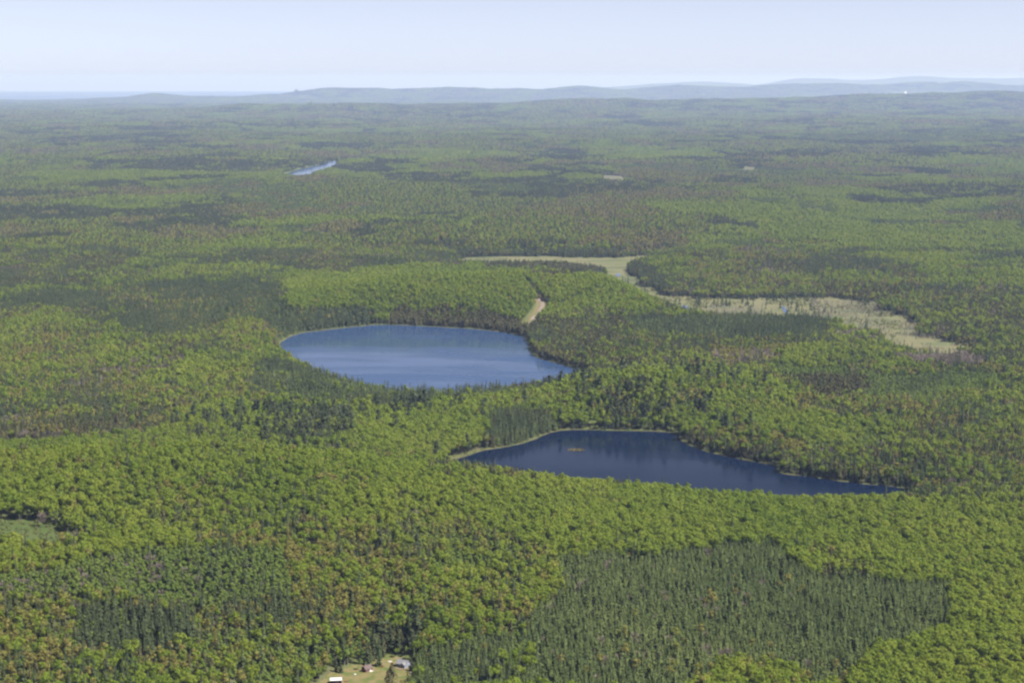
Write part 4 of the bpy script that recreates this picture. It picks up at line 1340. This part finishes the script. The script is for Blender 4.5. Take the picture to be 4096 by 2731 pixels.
# grey house
hs_ = thing('house', 1613, 2664, -26, 'house with light grey roof and blue-grey gable half hidden by conifers', 'house')
L_, D_, Hw, Rr = 8.4, 6.0, 2.7, 2.3
wm = MB().box(-L_ / 2, L_ / 2, -D_ / 2, -D_ / 2 + .2, 0, Hw).box(-L_ / 2, L_ / 2, D_ / 2 - .2, D_ / 2, 0, Hw)
wm.box(-L_ / 2, -L_ / 2 + .2, -D_ / 2 + .2, D_ / 2 - .2, 0, Hw).box(L_ / 2 - .2, L_ / 2, -D_ / 2 + .2, D_ / 2 - .2, 0, Hw)
wm.gable(-L_ / 2, -D_ / 2, D_ / 2, Hw, Hw + Rr - .12, .2).gable(L_ / 2 - .2, -D_ / 2, D_ / 2, Hw, Hw + Rr - .12, .2)
wm.build('wall', 'house_siding', hs_)
sl = Rr / (D_ / 2); ov = .5
for sgn in (-1, 1):
    y = sgn * (D_ / 2 + ov)
    pts = [(-L_ / 2 - .5, y, Hw - sl * ov + .1), (L_ / 2 + .5, y, Hw - sl * ov + .1), (L_ / 2 + .5, 0, Hw + Rr + .1), (-L_ / 2 - .5, 0, Hw + Rr + .1)]
    if sgn > 0:
        pts = pts[::-1]
    MB().slab(*pts, .14).build('roof', 'house_roof', hs_)
# gabled front wing
wx0, wx1, wy = .1, 4.0, -D_ / 2 - 2.2
wg = MB().box(wx0, wx1, wy, wy + .2, 0, Hw).box(wx0, wx0 + .2, wy + .2, -D_ / 2 - .004, 0, Hw).box(wx1 - .2, wx1, wy + .2, -D_ / 2 - .004, 0, Hw)
n = len(wg.V)
xm = (wx0 + wx1) / 2
wg.V += [(wx0, wy, Hw), (wx1, wy, Hw), (xm, wy, Hw + 1.5), (wx0, wy + .2, Hw), (wx1, wy + .2, Hw), (xm, wy + .2, Hw + 1.5)]
wg.F += [(n, n + 1, n + 2), (n + 3, n + 5, n + 4), (n, n + 3, n + 4, n + 1), (n + 1, n + 4, n + 5, n + 2), (n + 2, n + 5, n + 3, n)]
wg.build('front_wing', 'house_siding', hs_)
for sgn in (-1, 1):
    xe = xm + sgn * (xm - wx0 + .4)
    ze = Hw - .2
    pts = [(xe, wy - .4, ze), (xm, wy - .4, Hw + 1.62), (xm, -1.0, Hw + 1.62), (xe, -1.0, ze)]
    if sgn > 0:
        pts = pts[::-1]
    MB().slab(*pts, .12).build('roof', 'house_roof', hs_)
window(hs_, 1.3, 2.8, 1.1, 2.1, wy)
window(hs_, -3.2, -1.9, 1.0, 2.1, -D_ / 2)
d2 = MB().box(-1.3, -.35, -D_ / 2 - .06, -D_ / 2 - .004, .2, 2.25).build('door', 'white_paint', hs_)
MB().box(-.55, -.47, -D_ / 2 - .11, -D_ / 2 - .062, 1.1, 1.22).build('handle', 'rubber', d2)
dk = MB().box(-1.8, 4.0, wy - 2.6, wy - .004, .15, .35)
dk.build('deck', 'deck_wood', hs_)
rl = MB().box(-1.8, 4.0, wy - 2.6, wy - 2.52, 1.1, 1.2)
for i in range(6):
    xx = -1.75 + i * 1.13
    rl.box(xx, xx + .1, wy - 2.6, wy - 2.5, .352, 1.098)
rl.build('railing', 'white_paint', hs_)
MB().box(-2.6, -2.0, .3, .9, Hw + Rr * .6, Hw + Rr + .9).build('chimney', 'stone', hs_)

# white-roofed open shed
sh = thing('shed', 1344, 2733, 6, 'dark red open-sided shed with flat white metal roof at the bottom edge', 'shed')
MB().slab((-4.3, -2.6, 2.75), (4.3, -2.6, 2.75), (4.3, 2.7, 3.1), (-4.3, 2.7, 3.1), .12).build('roof', 'white_metal', sh)
MB().box(-4.0, 4.0, 2.2, 2.35, 0, 2.9).build('back_wall', 'shed_wall', sh)
MB().box(-4.0, -3.85, -2.2, 2.19, 0, 2.62).build('side_wall', 'shed_wall', sh)
MB().box(3.85, 4.0, -2.2, 2.19, 0, 2.62).build('side_wall', 'shed_wall', sh)
MB().box(-.6, 1.9, -2.2, -2.05, 0, 2.6).build('front_panel', 'shed_wall', sh)
for xx in (-3.8, -1.6, 3.6):
    MB().box(xx, xx + .18, -2.2, -2.02, 0, 2.62).build('post', 'shed_wall', sh)


def boat(px, py, rz, Ln, label):
    b = thing('rowboat', px, py, rz, label, 'boat')
    V, F = [], []
    st = 9
    for i in range(st):
        t = i / (st - 1)
        x = (t - .5) * Ln
        wd = .62 * math.sin(math.pi * min(1, .12 + t * .98)) ** .6 + .02
        for j in range(7):
            a = math.pi * j / 6
            V.append((x, -math.cos(a) * wd, .05 + math.sin(a) * .48 * (1 - .25 * abs(2 * t - 1))))
    for i in range(st - 1):
        for j in range(6):
            F.append((i * 7 + j, i * 7 + 7 + j, i * 7 + 8 + j, i * 7 + 1 + j))
    F += [tuple(range(6, -1, -1)), tuple((st - 1) * 7 + j for j in range(7))]
    link('hull', mesh_from('hull', V, F, ['white_paint']), b)
    MB().box(-Ln * .45, Ln * .42, -.035, .035, .50, .58).build('keel', 'white_paint', b)


boat(1561, 2648, -12, 3.4, 'small white boat turned upside down left of the grey-roofed house')
boat(1652, 2690, 8, 3.6, 'white boat lying upside down right of the grey-roofed house')

ct = thing('garden_cart', 1529, 2667, 25, 'small red garden cart on the grass below the lone dark spruce', 'cart')
MB().slab((-.8, -.5, .75), (.8, -.5, .75), (.8, .5, .75), (-.8, .5, .75), .42).build('tray', 'red_paint', ct)
for y in (-.56, .48):
    MB().rod((-.1, y, .3), (-.1, y + .08, .3), .3, 10).build('wheel', 'rubber', ct)
MB().rod((.8, 0, .6), (1.6, 0, .95), .035).rod((1.6, -.25, .95), (1.6, .25, .95), .035).build('handle', 'rubber', ct)

ws = thing('firewood_stack', 1386, 2726, 14, 'reddish brown firewood stack on the grass beside the white-roofed shed', 'firewood')
for r in range(4):
    for i in range(8 - (r % 2)):
        x = -1.25 + i * .345 + (r % 2) * .17
        MB().rod((x, -.5 + random.uniform(-.06, .06), .17 + r * .29), (x, .5 + random.uniform(-.06, .06), .17 + r * .29), .155, 7).build('log', 'log_end', ws)

tk = thing('storage_tank', 1420, 2702, 35, 'small white tank on legs standing on the bare grass before the cabin', 'tank')
MB().rod((-.75, 0, .75), (.75, 0, .75), .42, 14).build('barrel', 'white_metal', tk)
for xx in (-.5, .5):
    MB().box(xx - .06, xx + .06, -.3, .3, 0, .42).build('leg', 'stone', tk)
MB().rod((0, 0, 1.165), (0, 0, 1.35), .09).build('valve', 'stone', tk)

# the reedy islet in the lower lake
p = at_z(2304, 1799, 0)
V, F = [], []
for i in range(9):
    for j in range(28):
        t, a = i / 8, j / 28 * 2 * math.pi
        wob_ = 1 + .13 * math.sin(a * 3 + 1) + .08 * math.sin(a * 7)
        V.append((math.cos(a) * 10.5 * t * wob_, math.sin(a) * 6.0 * t * wob_, .75 * (1 - t * t) - .12 * t + random.uniform(-.08, .08)))
for i in range(8):
    for j in range(28):
        F.append((i * 28 + j, i * 28 + 28 + j, i * 28 + 28 + (j + 1) % 28, i * 28 + (j + 1) % 28))
o = link('islet', mesh_from('islet', V, F, ['shore_grass']), None, (p[0], p[1], .05))
structure(o)
tb = TB()
n = 700
a = rng.uniform(0, 6.28, n); t = np.sqrt(rng.uniform(0, 1, n))
P = np.stack([np.cos(a) * t * 10, np.sin(a) * t * 5.6, .75 * (1 - t * t) + .2], 1)
cards(tb, P, np.stack([np.cos(a * 7), np.sin(a * 7), np.full(n, .3)], 1), .9, 0, rng, 1.2, along=np.tile([0, 0, 1.0], (n, 1)))
v, f, mm, tt = tb.arrays()
o = link('sedge', mesh_from('sedge', v, f, ['sedge'], None, tt), None, (p[0], p[1], .05))
o['kind'] = 'stuff'
tag(o, 'yellowish sedge covering the small islet in the lower lake', 'sedge')

# white building far off on the right horizon
p = WBP
wb = bpy.data.objects.new('white_building', None)
wb.location = (p[0], p[1], h1(p[0], p[1]))
wb.rotation_euler = (0, 0, rad(24))
C.objects.link(wb)
tag(wb, 'bright white building far off below the blue hills on the right', 'building')
MB().box(-27, 27, -15, 15, -2, 44).build('wall', 'far_white', wb)
MB().slab((-29, -17, 44.5), (29, -17, 44.5), (29, 0, 53), (-29, 0, 53), .5).build('roof', 'far_white', wb)
MB().slab((-29, 0, 53), (29, 0, 53), (29, 17, 44.5), (-29, 17, 44.5), .5).build('roof', 'far_white', wb)
MB().box(-3, 3, -15.3, -15.02, 0, 8).build('door', 'glass_dark', wb)

# ------------------------------------------------------------------ haze
hz, N, L = new_mat('haze_air')
out = N.new('ShaderNodeOutputMaterial')
pv = N.new('ShaderNodeVolumePrincipled')
pv.inputs['Density'].default_value = 2.45e-5
pv.inputs['Color'].default_value = (0.41, 0.55, 0.93, 1)
pv.inputs['Absorption Color'].default_value = (0.40, 0.40, 0.40, 1)
pv.inputs['Anisotropy'].default_value = 0.1
pv.inputs['Density Attribute'].default_value = ''
L.new(pv.outputs[0], out.inputs['Volume'])
hz.cycles.homogeneous_volume = True
x0, x1, y0, y1, z0, z1 = -60000, 60000, -1500, 96000, -301.5, 575
V = [(x0, y0, z0), (x1, y0, z0), (x1, y1, z0), (x0, y1, z0), (x0, y0, z1), (x1, y0, z1), (x1, y1, z1), (x0, y1, z1)]
me = mesh_from('haze', V, [(0, 3, 2, 1), (4, 5, 6, 7), (0, 1, 5, 4), (1, 2, 6, 5), (2, 3, 7, 6), (3, 0, 4, 7)], ['haze_air'])
ho = link('haze', me)
ho['kind'] = 'stuff'
